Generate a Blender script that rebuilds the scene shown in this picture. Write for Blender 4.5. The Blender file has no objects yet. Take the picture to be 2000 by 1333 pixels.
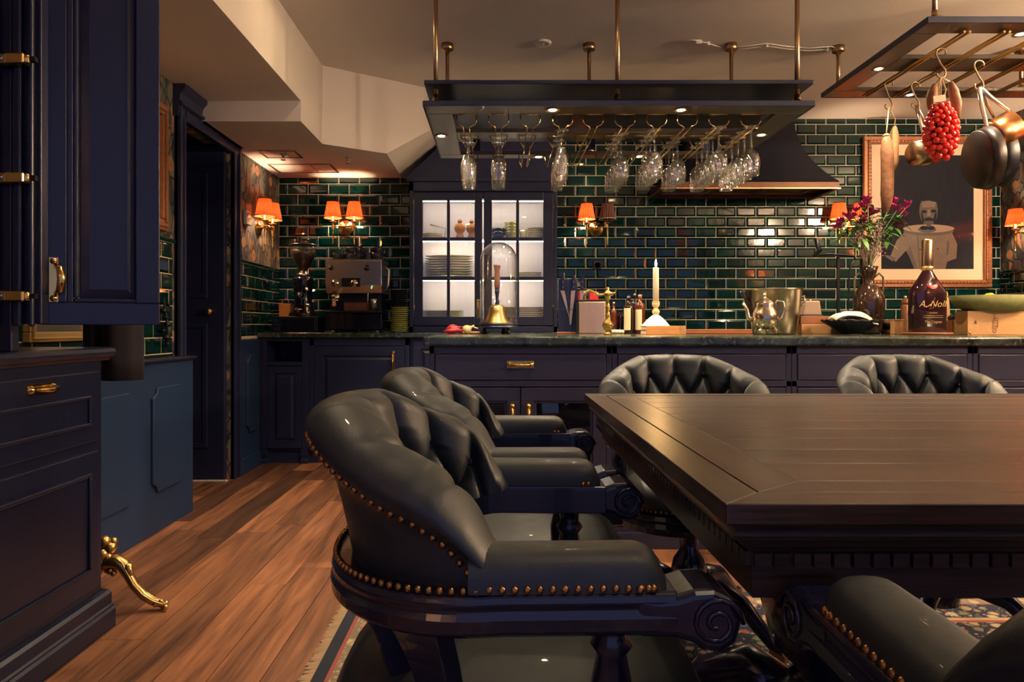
import bpy, bmesh, math, random
from mathutils import Vector, Matrix
random.seed(7)
R = math.radians
pi = math.pi
F = 4000/3.0          # focal length in pixels of the 2000 px wide frame (24 mm lens)
VX, VY, ZC = 972.0, 638.0, 0.93
scene = bpy.context.scene
col = scene.collection

# ------------------------------------------------------------------ camera
cd = bpy.data.cameras.new('camera'); cam = bpy.data.objects.new('camera', cd); col.objects.link(cam)
cd.lens = 24; cd.sensor_width = 36; cd.sensor_fit = 'HORIZONTAL'
cam.location = (0, 0, ZC); cam.rotation_euler = (R(90), 0, 0)
cd.shift_x = (1000-VX)/2000; cd.shift_y = (VY-666.5)/2000
cd.clip_start = 0.02
scene.camera = cam
# ------------------------------------------------------------------ world, exposure, light
wd = bpy.data.worlds.new('world'); scene.world = wd; wd.use_nodes = True
bg = wd.node_tree.nodes['Background']; bg.inputs[0].default_value = (0.22, 0.25, 0.52, 1); bg.inputs[1].default_value = 0.32
vs = scene.view_settings
vs.view_transform = 'Standard'; vs.look = 'None'; vs.gamma = 1.0; vs.exposure = 1.68; vs.use_curve_mapping = False
WARM = (1.0, 0.70, 0.46)
WARM2 = (1.0, 0.77, 0.52)
RACK_W, SCONCE_W, FILL_DOWN_W, CAB_W = 18.0, 7.2, 16.5, .28

FILL_GLOBE_W = 880.0

def W(px, py, Y):
    return Vector(((px-VX)*Y/F, Y, ZC-(py-VY)*Y/F))
def PX(px, Y): return (px-VX)*Y/F
def PZ(py, Y): return ZC-(py-VY)*Y/F

# ------------------------------------------------------------------ mesh builder
class MB:
    def __init__(s): s.v = []; s.f = []; s.sm = []
    def add(s, vs_, fs, smooth=False):
        o = len(s.v); s.v += [tuple(p) for p in vs_]
        s.f += [tuple(i+o for i in f) for f in fs]; s.sm += [smooth]*len(fs); return s
    def box(s, x0, x1, y0, y1, z0, z1):
        v = [(x, y, z) for z in (z0, z1) for y in (y0, y1) for x in (x0, x1)]
        return s.add(v, [(0, 2, 3, 1), (4, 5, 7, 6), (0, 1, 5, 4), (2, 6, 7, 3), (0, 4, 6, 2), (1, 3, 7, 5)])
    def cbox(s, c, d): return s.box(c[0]-d[0]/2, c[0]+d[0]/2, c[1]-d[1]/2, c[1]+d[1]/2, c[2]-d[2]/2, c[2]+d[2]/2)
    def obox(s, c, d, M):
        m = MB().box(-d[0]/2, d[0]/2, -d[1]/2, d[1]/2, -d[2]/2, d[2]/2)
        return s.add([Vector(c)+M@Vector(p) for p in m.v], m.f)
    def lathe(s, prof, c=(0, 0, 0), n=20, M=None, smooth=True, a0=0.0, a1=2*pi, sy=1.0):
        full = abs(a1-a0-2*pi) < 1e-6
        k = n if full else n+1
        v = []; f = []
        for j in range(k):
            a = a0+(a1-a0)*j/n; ca, sa = math.cos(a), math.sin(a)
            for r, z in prof:
                p = Vector((r*ca, r*sa*sy, z))
                if M: p = M@p
                v.append(p+Vector(c))
        m = len(prof)
        for j in range(n):
            j2 = (j+1) % k
            for i in range(m-1):
                if prof[i][0] < 1e-7 and prof[i+1][0] < 1e-7: continue
                f.append((j*m+i, j2*m+i, j2*m+i+1, j*m+i+1))
        return s.add(v, f, smooth)
    def sphere(s, c, r, n=12, m=7, sc=(1, 1, 1)):
        prof = [(max(1e-4, r*math.sin(pi*i/m)), -r*math.cos(pi*i/m)) for i in range(m+1)]
        o = len(s.v); s.lathe(prof, (0, 0, 0), n)
        for i in range(o, len(s.v)):
            p = s.v[i]; s.v[i] = (c[0]+p[0]*sc[0], c[1]+p[1]*sc[1], c[2]+p[2]*sc[2])
        return s
    def tube(s, pts, r, n=8, cap=True, closed=False, smooth=True, flat=1.0):
        pts = [Vector(p) for p in pts]; k = len(pts)
        rr = r if isinstance(r, (list, tuple)) else [r]*k
        tang = []
        for i in range(k):
            a = pts[i-1] if (i or closed) else pts[i]; b = pts[(i+1) % k] if (i < k-1 or closed) else pts[i]
            t = b-a; tang.append(t.normalized() if t.length > 1e-9 else Vector((0, 0, 1)))
        t0 = tang[0]; up = Vector((0, 0, 1)) if abs(t0.z) < .9 else Vector((1, 0, 0))
        nrm = (up-t0*up.dot(t0)).normalized()
        v = []
        for i in range(k):
            nrm = nrm-tang[i]*nrm.dot(tang[i])
            nrm = nrm.normalized() if nrm.length > 1e-9 else tang[i].orthogonal().normalized()
            bn = tang[i].cross(nrm)
            for j in range(n):
                a = 2*pi*j/n
                v.append(pts[i]+(nrm*math.cos(a)*flat+bn*math.sin(a))*rr[i])
        f = []
        for i in range(k if closed else k-1):
            i2 = (i+1) % k
            for j in range(n):
                j2 = (j+1) % n
                f.append((i*n+j, i*n+j2, i2*n+j2, i2*n+j))
        o = len(s.v); s.add(v, f, smooth)
        if cap and not closed:
            s.f.append(tuple(o+j for j in reversed(range(n)))); s.sm.append(False)
            s.f.append(tuple(o+(k-1)*n+j for j in range(n))); s.sm.append(False)
        return s
    def cyl(s, p0, p1, r, n=12, r1=None):
        return s.tube([p0, p1], [r, r if r1 is None else r1], n)
    def prism(s, poly, plane, a0, a1, smooth=False):
        # poly: 2-D outline; plane 'xz' extrudes along y, 'yz' along x, 'xy' along z
        def P(p, a):
            return {'xz': (p[0], a, p[1]), 'yz': (a, p[0], p[1]), 'xy': (p[0], p[1], a)}[plane]
        n = len(poly)
        v = [P(p, a0) for p in poly]+[P(p, a1) for p in poly]
        f = [(i, (i+1) % n, n+(i+1) % n, n+i) for i in range(n)]
        o = len(s.v); s.add(v, f, smooth)
        s.f += [tuple(o+i for i in reversed(range(n))), tuple(o+n+i for i in range(n))]; s.sm += [False, False]
        return s
    def grid(s, fn, nu, nv, smooth=True, closeu=False):
        v = [fn(i/nu, j/nv) for i in range(nu if closeu else nu+1) for j in range(nv+1)]
        k = nu if closeu else nu+1
        f = [(i*(nv+1)+j, ((i+1) % k)*(nv+1)+j, ((i+1) % k)*(nv+1)+j+1, i*(nv+1)+j+1) for i in range(nu) for j in range(nv)]
        return s.add(v, f, smooth)
    def sweep(s, path, prof, nrm, smooth=False, cap=True):
        # path: points, nrm: outward horizontal normals, prof: closed list of (offset, z)
        v = []; n = len(prof)
        for p, q in zip(path, nrm):
            pr = prof(p, q) if callable(prof) else prof
            for o_, z in pr: v.append((p[0]+q[0]*o_, p[1]+q[1]*o_, p[2]+z))
        f = [(i*n+j, i*n+(j+1) % n, (i+1)*n+(j+1) % n, (i+1)*n+j) for i in range(len(path)-1) for j in range(n)]
        o = len(s.v); s.add(v, f, smooth)
        if cap:
            s.f += [tuple(o+j for j in reversed(range(n))), tuple(o+(len(path)-1)*n+j for j in range(n))]; s.sm += [False, False]
        return s
    def frame(s, x0, x1, z0, z1, w, y0, y1, plane='xz'):
        # picture-frame ring of four bars
        for a, b, c, d in ((x0, x1, z1-w, z1), (x0, x1, z0, z0+w), (x0, x0+w, z0+w, z1-w), (x1-w, x1, z0+w, z1-w)):
            if plane == 'xz': s.box(a, b, y0, y1, c, d)
            elif plane == 'yz': s.box(y0, y1, a, b, c, d)
            else: s.box(a, b, c, d, y0, y1)
        return s
    def xf(s, M):
        s.v = [tuple(M@Vector(p)) for p in s.v]; return s
    def mesh(s, name, mat):
        me = bpy.data.meshes.new(name); me.from_pydata(s.v, [], s.f); me.validate(); me.update()
        if len(me.polygons) == len(s.sm): me.polygons.foreach_set('use_smooth', s.sm)
        bm = bmesh.new(); bm.from_mesh(me); bmesh.ops.recalc_face_normals(bm, faces=bm.faces); bm.to_mesh(me); bm.free()
        if mat: me.materials.append(mat)
        return me
    def build(s, name, mat, parent=None, bevel=0, seg=2, loc=None, sub=0):
        o = bpy.data.objects.new(name, s.mesh(name, mat)); col.objects.link(o)
        if parent: o.parent = parent
        if loc is not None: o.location = loc
        if bevel:
            m = o.modifiers.new('bevel', 'BEVEL'); m.width = bevel; m.segments = seg; m.limit_method = 'ANGLE'; m.angle_limit = R(40)
        if sub:
            m = o.modifiers.new('sub', 'SUBSURF'); m.levels = sub; m.render_levels = sub
        return o

def tag(o, label=None, cat=None, group=None, kind=None):
    if label: o['label'] = label
    if cat: o['category'] = cat
    if group: o['group'] = group
    if kind: o['kind'] = kind
    return o
def thing(name, label, cat, loc=(0, 0, 0), rz=0, group=None):
    o = bpy.data.objects.new(name, None); col.objects.link(o); o.location = loc; o.rotation_euler = (0, 0, rz)
    o.empty_display_size = .05
    return tag(o, label, cat, group)
def struct(o): o['kind'] = 'structure'; return o
def copy_tree(o, parent=None):
    c = o.copy(); col.objects.link(c); c.parent = parent
    for ch in o.children: copy_tree(ch, c)
    return c
def dup(root, loc, rz=None, label=None, group=None):
    c = copy_tree(root); c.location = loc
    if rz is not None: c.rotation_euler = (0, 0, rz)
    if label: c['label'] = label
    if group: c['group'] = group
    return c
ORD = ['zeroth', 'first', 'second', 'third', 'fourth', 'fifth', 'sixth', 'seventh', 'eighth', 'ninth', 'tenth', 'eleventh', 'twelfth',
       'thirteenth', 'fourteenth', 'fifteenth', 'sixteenth', 'seventeenth', 'eighteenth', 'nineteenth', 'twentieth', 'twenty-first', 'twenty-second', 'twenty-third', 'twenty-fourth']
def light(name, kind, loc, energy, color, size=.02, rot=None, spot=None, blend=.6, sx=None, sy=None, parent=None):
    ld = bpy.data.lights.new(name, kind); ld.energy = energy; ld.color = color
    if kind in ('POINT', 'SPOT'): ld.shadow_soft_size = size
    if kind == 'SPOT': ld.spot_size = spot; ld.spot_blend = blend
    if kind == 'AREA':
        ld.shape = 'RECTANGLE'; ld.size = sx; ld.size_y = sy
    o = bpy.data.objects.new(name, ld); col.objects.link(o); o.location = loc
    if rot: o.rotation_euler = rot
    if parent: o.parent = parent
    return o
def text_mesh(txt, size, mat, name, parent, M, shear=0.0, align='CENTER', ext=0.0002, sx=1.0):
    cu = bpy.data.curves.new(name, 'FONT'); cu.body = txt; cu.size = size; cu.align_x = align; cu.align_y = 'CENTER'; cu.shear = shear; cu.extrude = ext
    to = bpy.data.objects.new(name+'_tmp', cu); col.objects.link(to)
    dg = bpy.context.evaluated_depsgraph_get()
    me = bpy.data.meshes.new_from_object(to.evaluated_get(dg)); bpy.data.objects.remove(to)
    me.transform(Matrix.Diagonal((sx, 1, 1, 1))); me.transform(M); me.materials.clear(); me.materials.append(mat); me.name = name
    o = bpy.data.objects.new(name, me); col.objects.link(o); o.parent = parent
    return o

# ------------------------------------------------------------------ materials
class NT:
    def __init__(s, name):
        s.m = bpy.data.materials.new(name); s.m.use_nodes = True; s.t = s.m.node_tree; s.n = s.t.nodes; s.b = s.n['Principled BSDF']
        s.out = s.n['Material Output']
    def new(s, ty, **kw):
        n = s.n.new(ty)
        for k, v in kw.items():
            if k.startswith('_'): setattr(n, k[1:], v)
            else: n.inputs[k.replace('__', ' ')].default_value = v
        return n
    def l(s, a, b): s.t.links.new(a, b)
    def ramp(s, fac, stops, interp='LINEAR'):
        r = s.n.new('ShaderNodeValToRGB'); e = r.color_ramp; e.interpolation = interp
        while len(e.elements) < len(stops): e.elements.new(.5)
        for el, (p, c) in zip(e.elements, stops): el.position = p; el.color = tuple(c)+((1,) if len(c) == 3 else ())
        if fac is not None: s.l(fac, r.inputs[0])
        return r.outputs[0]
    def mix(s, fac, a, b, mode='MIX'):
        n = s.n.new('ShaderNodeMix'); n.data_type = 'RGBA'; n.blend_type = mode
        for i, x in ((0, fac), (6, a), (7, b)):
            if hasattr(x, 'links') or hasattr(x, 'is_linked'): s.l(x, n.inputs[i])
            elif i == 0: n.inputs[0].default_value = x
            else: n.inputs[i].default_value = tuple(x)+((1,) if len(x) == 3 else ())
        return n.outputs[2]
    def math(s, op, a, b=0.0, c=0.0):
        n = s.n.new('ShaderNodeMath'); n.operation = op
        for i, x in enumerate((a, b, c)):
            if hasattr(x, 'is_linked'): s.l(x, n.inputs[i])
            else: n.inputs[i].default_value = x
        return n.outputs[0]
    def coord(s, scale=(1, 1, 1), rot=(0, 0, 0), loc=(0, 0, 0), kind='Object', rnd=0.0):
        tc = s.n.new('ShaderNodeTexCoord'); mp = s.n.new('ShaderNodeMapping')
        mp.inputs['Scale'].default_value = scale; mp.inputs['Rotation'].default_value = rot; mp.inputs['Location'].default_value = loc
        if rnd:
            oi = s.n.new('ShaderNodeObjectInfo'); ml = s.n.new('ShaderNodeVectorMath'); ml.operation = 'MULTIPLY_ADD'
            s.l(oi.outputs['Random'], ml.inputs[0]); ml.inputs[1].default_value = (rnd, rnd*.7, rnd*1.3); s.l(tc.outputs[kind], ml.inputs[2])
            s.l(ml.outputs[0], mp.inputs[0])
        else: s.l(tc.outputs[kind], mp.inputs[0])
        return mp.outputs[0]
    def noise(s, vec, scale=5, detail=3, rough=.5, dist=0):
        n = s.n.new('ShaderNodeTexNoise'); n.inputs['Scale'].default_value = scale; n.inputs['Detail'].default_value = detail
        n.inputs['Roughness'].default_value = rough; n.inputs['Distortion'].default_value = dist
        if vec is not None: s.l(vec, n.inputs['Vector'])
        return n.outputs['Fac']
    def voro(s, vec, scale=5, feature='F1', out='Distance', rnd=1.0):
        n = s.n.new('ShaderNodeTexVoronoi'); n.feature = feature; n.inputs['Scale'].default_value = scale; n.inputs['Randomness'].default_value = rnd
        if vec is not None: s.l(vec, n.inputs['Vector'])
        return n.outputs[out]
    def bump(s, h, strength=.2, dist=.002):
        b = s.n.new('ShaderNodeBump'); b.inputs['Strength'].default_value = strength; b.inputs['Distance'].default_value = dist
        s.l(h, b.inputs['Height']); s.l(b.outputs[0], s.b.inputs['Normal']); return b
    def set(s, **kw):
        for k, v in kw.items(): s.b.inputs[k.replace('__', ' ')].default_value = v
        return s
def simple(name, c, rough=.5, metal=0.0, coat=0.0, spec=.5, var=0.0, vscale=20, bump=0.0, bscale=80, stretch=(1, 1, 1), bdist=.001):
    t = NT(name); t.set(Base__Color=(*c, 1), Roughness=rough, Metallic=metal, Coat__Weight=coat); t.b.inputs['Specular IOR Level'].default_value = spec
    if var or bump: v = t.coord(stretch, rnd=3.0)
    if var:
        nz = t.noise(v, vscale, 4, .6)
        t.l(t.mix(nz, tuple(x*(1-var) for x in c), tuple(min(1, x*(1+var)) for x in c)), t.b.inputs['Base Color'])
    if bump: t.bump(t.noise(v, bscale, 3, .6), bump, bdist)
    return t.m
def glow(name, c, strength, base=(.8, .8, .8)):
    t = NT(name); t.set(Base__Color=(*base, 1), Emission__Color=(*c, 1), Emission__Strength=strength); return t.m
M = {}
M['navy'] = simple('navy_paint', (.0150, .0185, .0540), .38, var=.25, vscale=9, stretch=(30, 30, 2), bump=.15, bscale=8)
M['navyblue'] = simple('navy_satin_paint', (.009, .027, .076), .5, var=.1, vscale=3)
M['darkoak'] = simple('blackened_oak', (.0070, .0095, .0320), .33, var=.35, vscale=6, stretch=(40, 40, 2), bump=.25, bscale=7)
M['blackwood'] = simple('ebonised_mahogany', (.0085, .0080, .025), .24, coat=.35, var=.3, vscale=8)
M['plaster'] = simple('warm_plaster', (.66, .585, .52), .75, var=.03, vscale=2, bump=.04, bscale=40)
M['grout'] = simple('cream_grout', (.52, .44, .33), .85, var=.15, vscale=30)
M['brass'] = simple('polished_brass', (.78, .50, .16), .18, 1.0, var=.12, vscale=25)
M['agedbrass'] = simple('aged_brass', (.55, .36, .13), .33, 1.0, var=.3, vscale=30, bump=.1, bscale=60)
M['bronze'] = simple('brushed_bronze', (.45, .30, .17), .28, 1.0, var=.12, vscale=8)
M['nail'] = simple('antique_nailhead', (.42, .21, .07), .28, 1.0)
M['steel'] = simple('brushed_steel', (.62, .55, .47), .26, 1.0, var=.1, vscale=10, stretch=(1, 1, 20))
M['silver'] = simple('silver_plate', (.62, .52, .36), .16, 1.0, var=.15, vscale=12, bump=.08, bscale=14)
M['copper'] = simple('worn_copper', (.55, .24, .10), .28, 1.0, var=.3, vscale=10)
M['darkcopper'] = simple('tarnished_copper', (.075, .034, .02), .42, .7, var=.4, vscale=9)
M['iron'] = simple('black_iron', (.008, .008, .012), .4, .3)
M['blackgloss'] = simple('black_gloss_plastic', (.006, .006, .012), .12, coat=.4)
M['white'] = simple('off_white_plastic', (.6, .56, .5), .5)
M['porcelain'] = simple('glazed_stoneware', (.62, .56, .36), .2, coat=.3, var=.15, vscale=20)
M['greenware'] = simple('green_glazed_stoneware', (.36, .36, .10), .2, coat=.4, var=.25, vscale=14)
M['cupglaze'] = simple('dark_cup_glaze', (.012, .014, .03), .08, coat=.6)
M['linen'] = simple('cream_linen', (.72, .64, .5), .9, bump=.2, bscale=90)
M['wax'] = simple('candle_wax', (.85, .74, .52), .5); M['wax'].node_tree.nodes['Principled BSDF'].inputs['Subsurface Weight'].default_value = .15
M['boxwood'] = simple('pale_box_wood', (.50, .27, .10), .55, var=.25, vscale=5, stretch=(3, 30, 30), bump=.1, bscale=9)
M['redwood'] = simple('reddish_board_wood', (.22, .075, .025), .4, var=.3, vscale=5, stretch=(3, 30, 30))
M['bookcover'] = simple('tan_leather_binding', (.42, .18, .05), .55, var=.3, vscale=25)
M['paper'] = simple('aged_paper', (.62, .5, .34), .85)
M['label'] = simple('cream_paper_label', (.6, .48, .3), .8)
M['darkglass'] = simple('dark_bottle_glass', (.014, .006, .004), .06, coat=.5)
M['amber'] = simple('amber_bottle_glass', (.07, .014, .006), .06, coat=.5)
M['cork'] = simple('turned_brown_wood', (.19, .075, .03), .4, var=.3, vscale=20)
M['salami'] = simple('mottled_cured_sausage', (.25, .105, .045), .7, var=.9, vscale=45, bump=.6, bscale=70, bdist=.003)
M['salamipale'] = simple('pale_cured_sausage', (.34, .18, .075), .7, var=.5, vscale=60, bump=.6, bscale=70, bdist=.003)
M['string'] = simple('butcher_string', (.5, .36, .2), .9)
M['tomato'] = simple('red_tomato_skin', (.72, .022, .012), .16, coat=.4, var=.25, vscale=6)
M['chili'] = simple('red_pepper_skin', (.32, .012, .02), .3, coat=.2)
M['onion'] = simple('pale_bulb_skin', (.62, .42, .2), .5, var=.2, vscale=15)
M['lemon'] = simple('lemon_skin', (.75, .55, .03), .4, bump=.2, bscale=90)
M['stem'] = simple('green_stem', (.10, .20, .035), .5, var=.3, vscale=20)
M['leaf'] = simple('green_leaf', (.09, .22, .04), .45, var=.5, vscale=12)
M['petal'] = simple('magenta_petal', (.42, .018, .17), .5, var=.4, vscale=40)
M['sprig'] = simple('dry_mauve_sprig', (.26, .15, .14), .8, var=.4, vscale=60)
M['bowlmoss'] = simple('mossy_stone_bowl', (.19, .19, .055), .7, var=.5, vscale=30, bump=.5, bscale=40)
M['cloth'] = simple('dark_brown_cloth', (.012, .009, .015), .9, var=.2, vscale=10)
M['bulb'] = glow('lit_bulb', (1, .62, .28), 30)
M['spotlens'] = glow('lit_spot_lens', (1, .74, .40), 70)
M['flame'] = glow('candle_flame', (1, .62, .22), 40)
M['led'] = glow('green_led', (.1, 1, .4), 2)
M['print_dark'] = simple('print_dark_ground', (.004, .005, .014), .9)
M['print_mid'] = simple('print_shirt_tone', (.115, .072, .047), .5, var=.35, vscale=12)
M['print_shade'] = simple('print_shade_tone', (.06, .04, .035), .5)
M['print_skin'] = simple('print_face_tone', (.050, .031, .023), .5, var=.3, vscale=20)
M['print_light'] = simple('print_light_tone', (.25, .165, .11), .5)
M['mat'] = simple('cream_picture_mount', (.70, .54, .38), .8)
M['gilt'] = simple('carved_gilt_frame', (.30, .12, .05), .42, .35, var=.4, vscale=40, bump=.4, bscale=50)
M['bucketsilver'] = simple('dented_silver', (.40, .33, .23), .26, 1.0, var=.3, vscale=8, bump=.15, bscale=10)
M['islandnavy'] = simple('island_navy_paint', (.029, .028, .062), .4, var=.25, vscale=9, stretch=(2, 30, 30), bump=.15, bscale=8)  # lighter copy of the navy paint; sheen on the island front is in the colour
M['warmsteel'] = simple('warm_brushed_steel', (.80, .53, .32), .32, 1.0, var=.12, vscale=8, stretch=(18, 1, 1))  # steel tinted so the warm room's reflection is part of its colour
M['hood'] = simple('dark_hood_paint', (.0045, .006, .017), .55)
M['gold'] = simple('gold_print', (.75, .5, .2), .3, .8)
M['backlit'] = simple('pale_cabinet_back', (.62, .60, .66), .7, var=.12, vscale=4, stretch=(25, 1, 1.2))
M['beans'] = simple('coffee_beans', (.03, .012, .006), .4, var=.6, vscale=120, bump=.8, bscale=120, bdist=.003)
M['orange_box'] = simple('orange_card', (.55, .22, .04), .6)
M['red'] = simple('red_tin', (.5, .02, .02), .35)

# leather
t = NT('bottle_green_leather'); v = t.coord(rnd=2)
t.l(t.ramp(t.noise(v, 7, 4, .6), [(.3, (.0140, .0185, .0225)), (.7, (.0270, .0320, .0320))]), t.b.inputs['Base Color'])
t.l(t.math('MULTIPLY_ADD', t.noise(v, 30, 3), .2, .40), t.b.inputs['Roughness']); t.set(Coat__Weight=.05)
t.bump(t.math('ADD', t.math('MULTIPLY', t.voro(v, 420), .5), t.noise(v, 45, 3)), .12, .002); M['leather'] = t.m
# table oak
def woodmat(name, dark, light_, rough, coat, along='x', rnd=6.0, bumpk=.12, rr=.0, fine=1.0):
    t = NT(name); sc = (2.2*fine, 34*fine, 34*fine) if along == 'x' else (34*fine, 2.2*fine, 34*fine)
    v = t.coord(sc, rnd=rnd); g = t.noise(v, 1.6, 6, .62, .35)
    v2 = t.coord((.9, 7, 7) if along == 'x' else (7, .9, 7), rnd=rnd); w = t.noise(v2, 1.4, 3, .5, 1.2)
    f = t.math('MULTIPLY_ADD', w, .55, t.math('MULTIPLY', g, .55))
    c = t.ramp(f, [(.38, dark), (.70, light_)])
    if rr:
        oi = t.n.new('ShaderNodeObjectInfo')
        c = t.mix(1.0, c, t.ramp(oi.outputs['Random'], [(0, (1-rr*.72, 1-rr*.74, 1-rr*.70)), (.3, (1-rr*.45,)*3), (1, (1+rr*.35, 1+rr*.32, 1+rr*.28))]), 'MULTIPLY')
    t.l(c, t.b.inputs['Base Color']); t.l(t.math('MULTIPLY_ADD', g, .18, rough), t.b.inputs['Roughness'])
    t.set(Coat__Weight=coat, Coat__Roughness=.25); t.bump(g, bumpk, .001); return t.m
M['table_x'] = woodmat('stained_oak', (.014, .0075, .0065), (.075, .041, .031), .24, .12, 'x', fine=2.6, bumpk=.3)
M['table_y'] = woodmat('stained_oak_cross', (.014, .0075, .006), (.085, .047, .033), .24, .12, 'y', fine=2.6, bumpk=.3)
M['plank'] = woodmat('oak_floor', (.075, .026, .012), (.33, .135, .058), .42, .0, 'y', rnd=40, bumpk=.25, rr=.98)
# tile
t = NT('green_glazed_tile'); oi = t.n.new('ShaderNodeObjectInfo')
t.l(t.ramp(oi.outputs['Random'], [(0, (.0006, .011, .012)), (1, (.0008, .026, .021))]), t.b.inputs['Base Color'])
t.set(Roughness=.08, Coat__Weight=.3, Coat__Roughness=.03); t.b.inputs['Specular IOR Level'].default_value = .45
t.bump(t.noise(t.coord((1, 1, 1), rnd=5), 26, 2), .06, .004); M['tile'] = t.m
# marble
t = NT('green_marble'); v = t.coord((1, 1, 1)); n1 = t.noise(v, 9, 8, .65, 1.0); n2 = t.noise(v, 40, 5, .7, .5)
t.l(t.mix(t.ramp(n2, [(.55, (0, 0, 0)), (.72, (1, 1, 1))]), t.ramp(n1, [(.35, (.008, .013, .012)), (.62, (.045, .062, .045))]), (.17, .18, .12)), t.b.inputs['Base Color'])
t.set(Roughness=.14, Coat__Weight=.2); M['marble'] = t.m
# wallpaper: leaves and flowers on a dark ground
t = NT('leafy_wallpaper'); v0 = t.coord((1, 1, 1))
nd = t.n.new('ShaderNodeTexNoise'); nd.inputs['Scale'].default_value = 4; t.l(v0, nd.inputs['Vector'])
mx = t.n.new('ShaderNodeMix'); mx.data_type = 'VECTOR'; mx.inputs[0].default_value = .05; t.l(v0, mx.inputs[4]); t.l(nd.outputs['Color'], mx.inputs[5])
def leaves(ang, sc):
    mp = t.n.new('ShaderNodeMapping'); mp.inputs['Rotation'].default_value = (ang, 0, 0); mp.inputs['Scale'].default_value = (1, 1.0, .36)
    t.l(mx.outputs[1], mp.inputs[0]); return mp.outputs[0], sc
la, sa = leaves(R(35), 26); lb, sb = leaves(R(-40), 24)
ea = t.voro(la, sa, 'DISTANCE_TO_EDGE'); ca = t.voro(la, sa, 'F1', 'Color'); eb = t.voro(lb, sb, 'DISTANCE_TO_EDGE')
def sep(c):
    s_ = t.n.new('ShaderNodeSeparateColor'); t.l(c, s_.inputs[0]); return s_.outputs[0]
pick = t.math('GREATER_THAN', t.noise(v0, 9, 1), .5)
edge = t.math('ADD', t.math('MULTIPLY', ea, pick), t.math('MULTIPLY', eb, t.math('SUBTRACT', 1.0, pick)))
leafc = t.ramp(sep(ca), [(0, (.030, .040, .045)), (.35, (.085, .085, .06)), (.6, (.20, .17, .11)), (.8, (.045, .06, .06)), (.92, (.30, .15, .07))])
body = t.mix(t.ramp(edge, [(.035, (0, 0, 0)), (.08, (1, 1, 1))]), (.012, .014, .024), leafc)
fl = t.voro(mx.outputs[1], 7.5, 'F1'); flc = t.ramp(fl, [(.0, (.10, .05, .02)), (.10, (.42, .17, .06)), (.22, (.34, .20, .11))])
t.l(t.mix(t.ramp(fl, [(.24, (1, 1, 1)), (.27, (0, 0, 0))]), body, flc), t.b.inputs['Base Color']); t.set(Roughness=.75); M['wallpaper'] = t.m
# rug
RUG = (-.485, 2.9, -.6, 2.36)
t = NT('persian_rug'); tc = t.n.new('ShaderNodeTexCoord'); sp = t.n.new('ShaderNodeSeparateXYZ'); t.l(tc.outputs['Object'], sp.inputs[0])
d = t.math('MINIMUM', t.math('SUBTRACT', sp.outputs[0], RUG[0]), t.math('SUBTRACT', RUG[3], sp.outputs[1]))
v = t.coord((1, 1, 1))
vd = t.voro(v, 26, 'F1'); vc = t.voro(v, 26, 'F1', 'Color'); ve = t.voro(v, 26, 'DISTANCE_TO_EDGE'); vs2 = t.voro(v, 75, 'F1'); vsc = t.voro(v, 75, 'F1', 'Color')
flow = t.ramp(sep(vc), [(0, (.42, .30, .15)), (.3, (.30, .07, .045)), (.5, (.05, .09, .15)), (.65, (.45, .36, .22)), (.85, (.20, .19, .10))], 'CONSTANT')
small = t.ramp(sep(vsc), [(0, (.40, .30, .17)), (.35, (.02, .03, .07)), (.6, (.33, .10, .06)), (.8, (.10, .14, .16))], 'CONSTANT')
petm = t.math('GREATER_THAN', t.math('ADD', vd, t.math('MULTIPLY', t.math('SINE', t.math('MULTIPLY', vs2, 60)), .1)), .42)
field = t.mix(petm, flow, t.mix(t.math('GREATER_THAN', vs2, .40), small, (.010, .014, .036)))
field = t.mix(t.math('LESS_THAN', ve, .05), field, (.010, .013, .034))
bandc = t.ramp(d, [(0, (.012, .015, .03)), (.035, (.26, .07, .045)), (.045, (.40, .28, .15)), (.095, (.26, .07, .045)), (.105, (.03, .05, .09)), (.205, (.40, .25, .13)), (.225, (.26, .07, .045)), (.24, (.014, .018, .045))], 'CONSTANT')
bandmask = t.ramp(d, [(0, (0, 0, 0)), (.045, (.55, .55, .55)), (.095, (0, 0, 0)), (.105, (1, 1, 1)), (.205, (0, 0, 0)), (.24, (1, 1, 1))], 'CONSTANT')
pat = t.mix(bandmask, bandc, field)
t.l(pat, t.b.inputs['Base Color']); t.set(Roughness=.95); t.bump(t.noise(v, 300, 2), .4, .002); M['rug'] = t.m
M['fringe'] = simple('cream_fringe', (.78, .62, .40), .95)
# pleated lampshade silk: passes the bulb's light
t = NT('pleated_orange_silk'); t.n.remove(t.b)
df = t.n.new('ShaderNodeBsdfDiffuse'); df.inputs[0].default_value = (.50, .10, .03, 1)
tr = t.n.new('ShaderNodeBsdfTranslucent'); tr.inputs[0].default_value = (.85, .17, .04, 1)
ms = t.n.new('ShaderNodeMixShader'); ms.inputs[0].default_value = .075; t.l(df.outputs[0], ms.inputs[1]); t.l(tr.outputs[0], ms.inputs[2]); t.l(ms.outputs[0], t.out.inputs[0]); M['shade'] = t.m
M['shadedark'] = simple('unlit_pleated_silk', (.20, .085, .06), .7)
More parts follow.
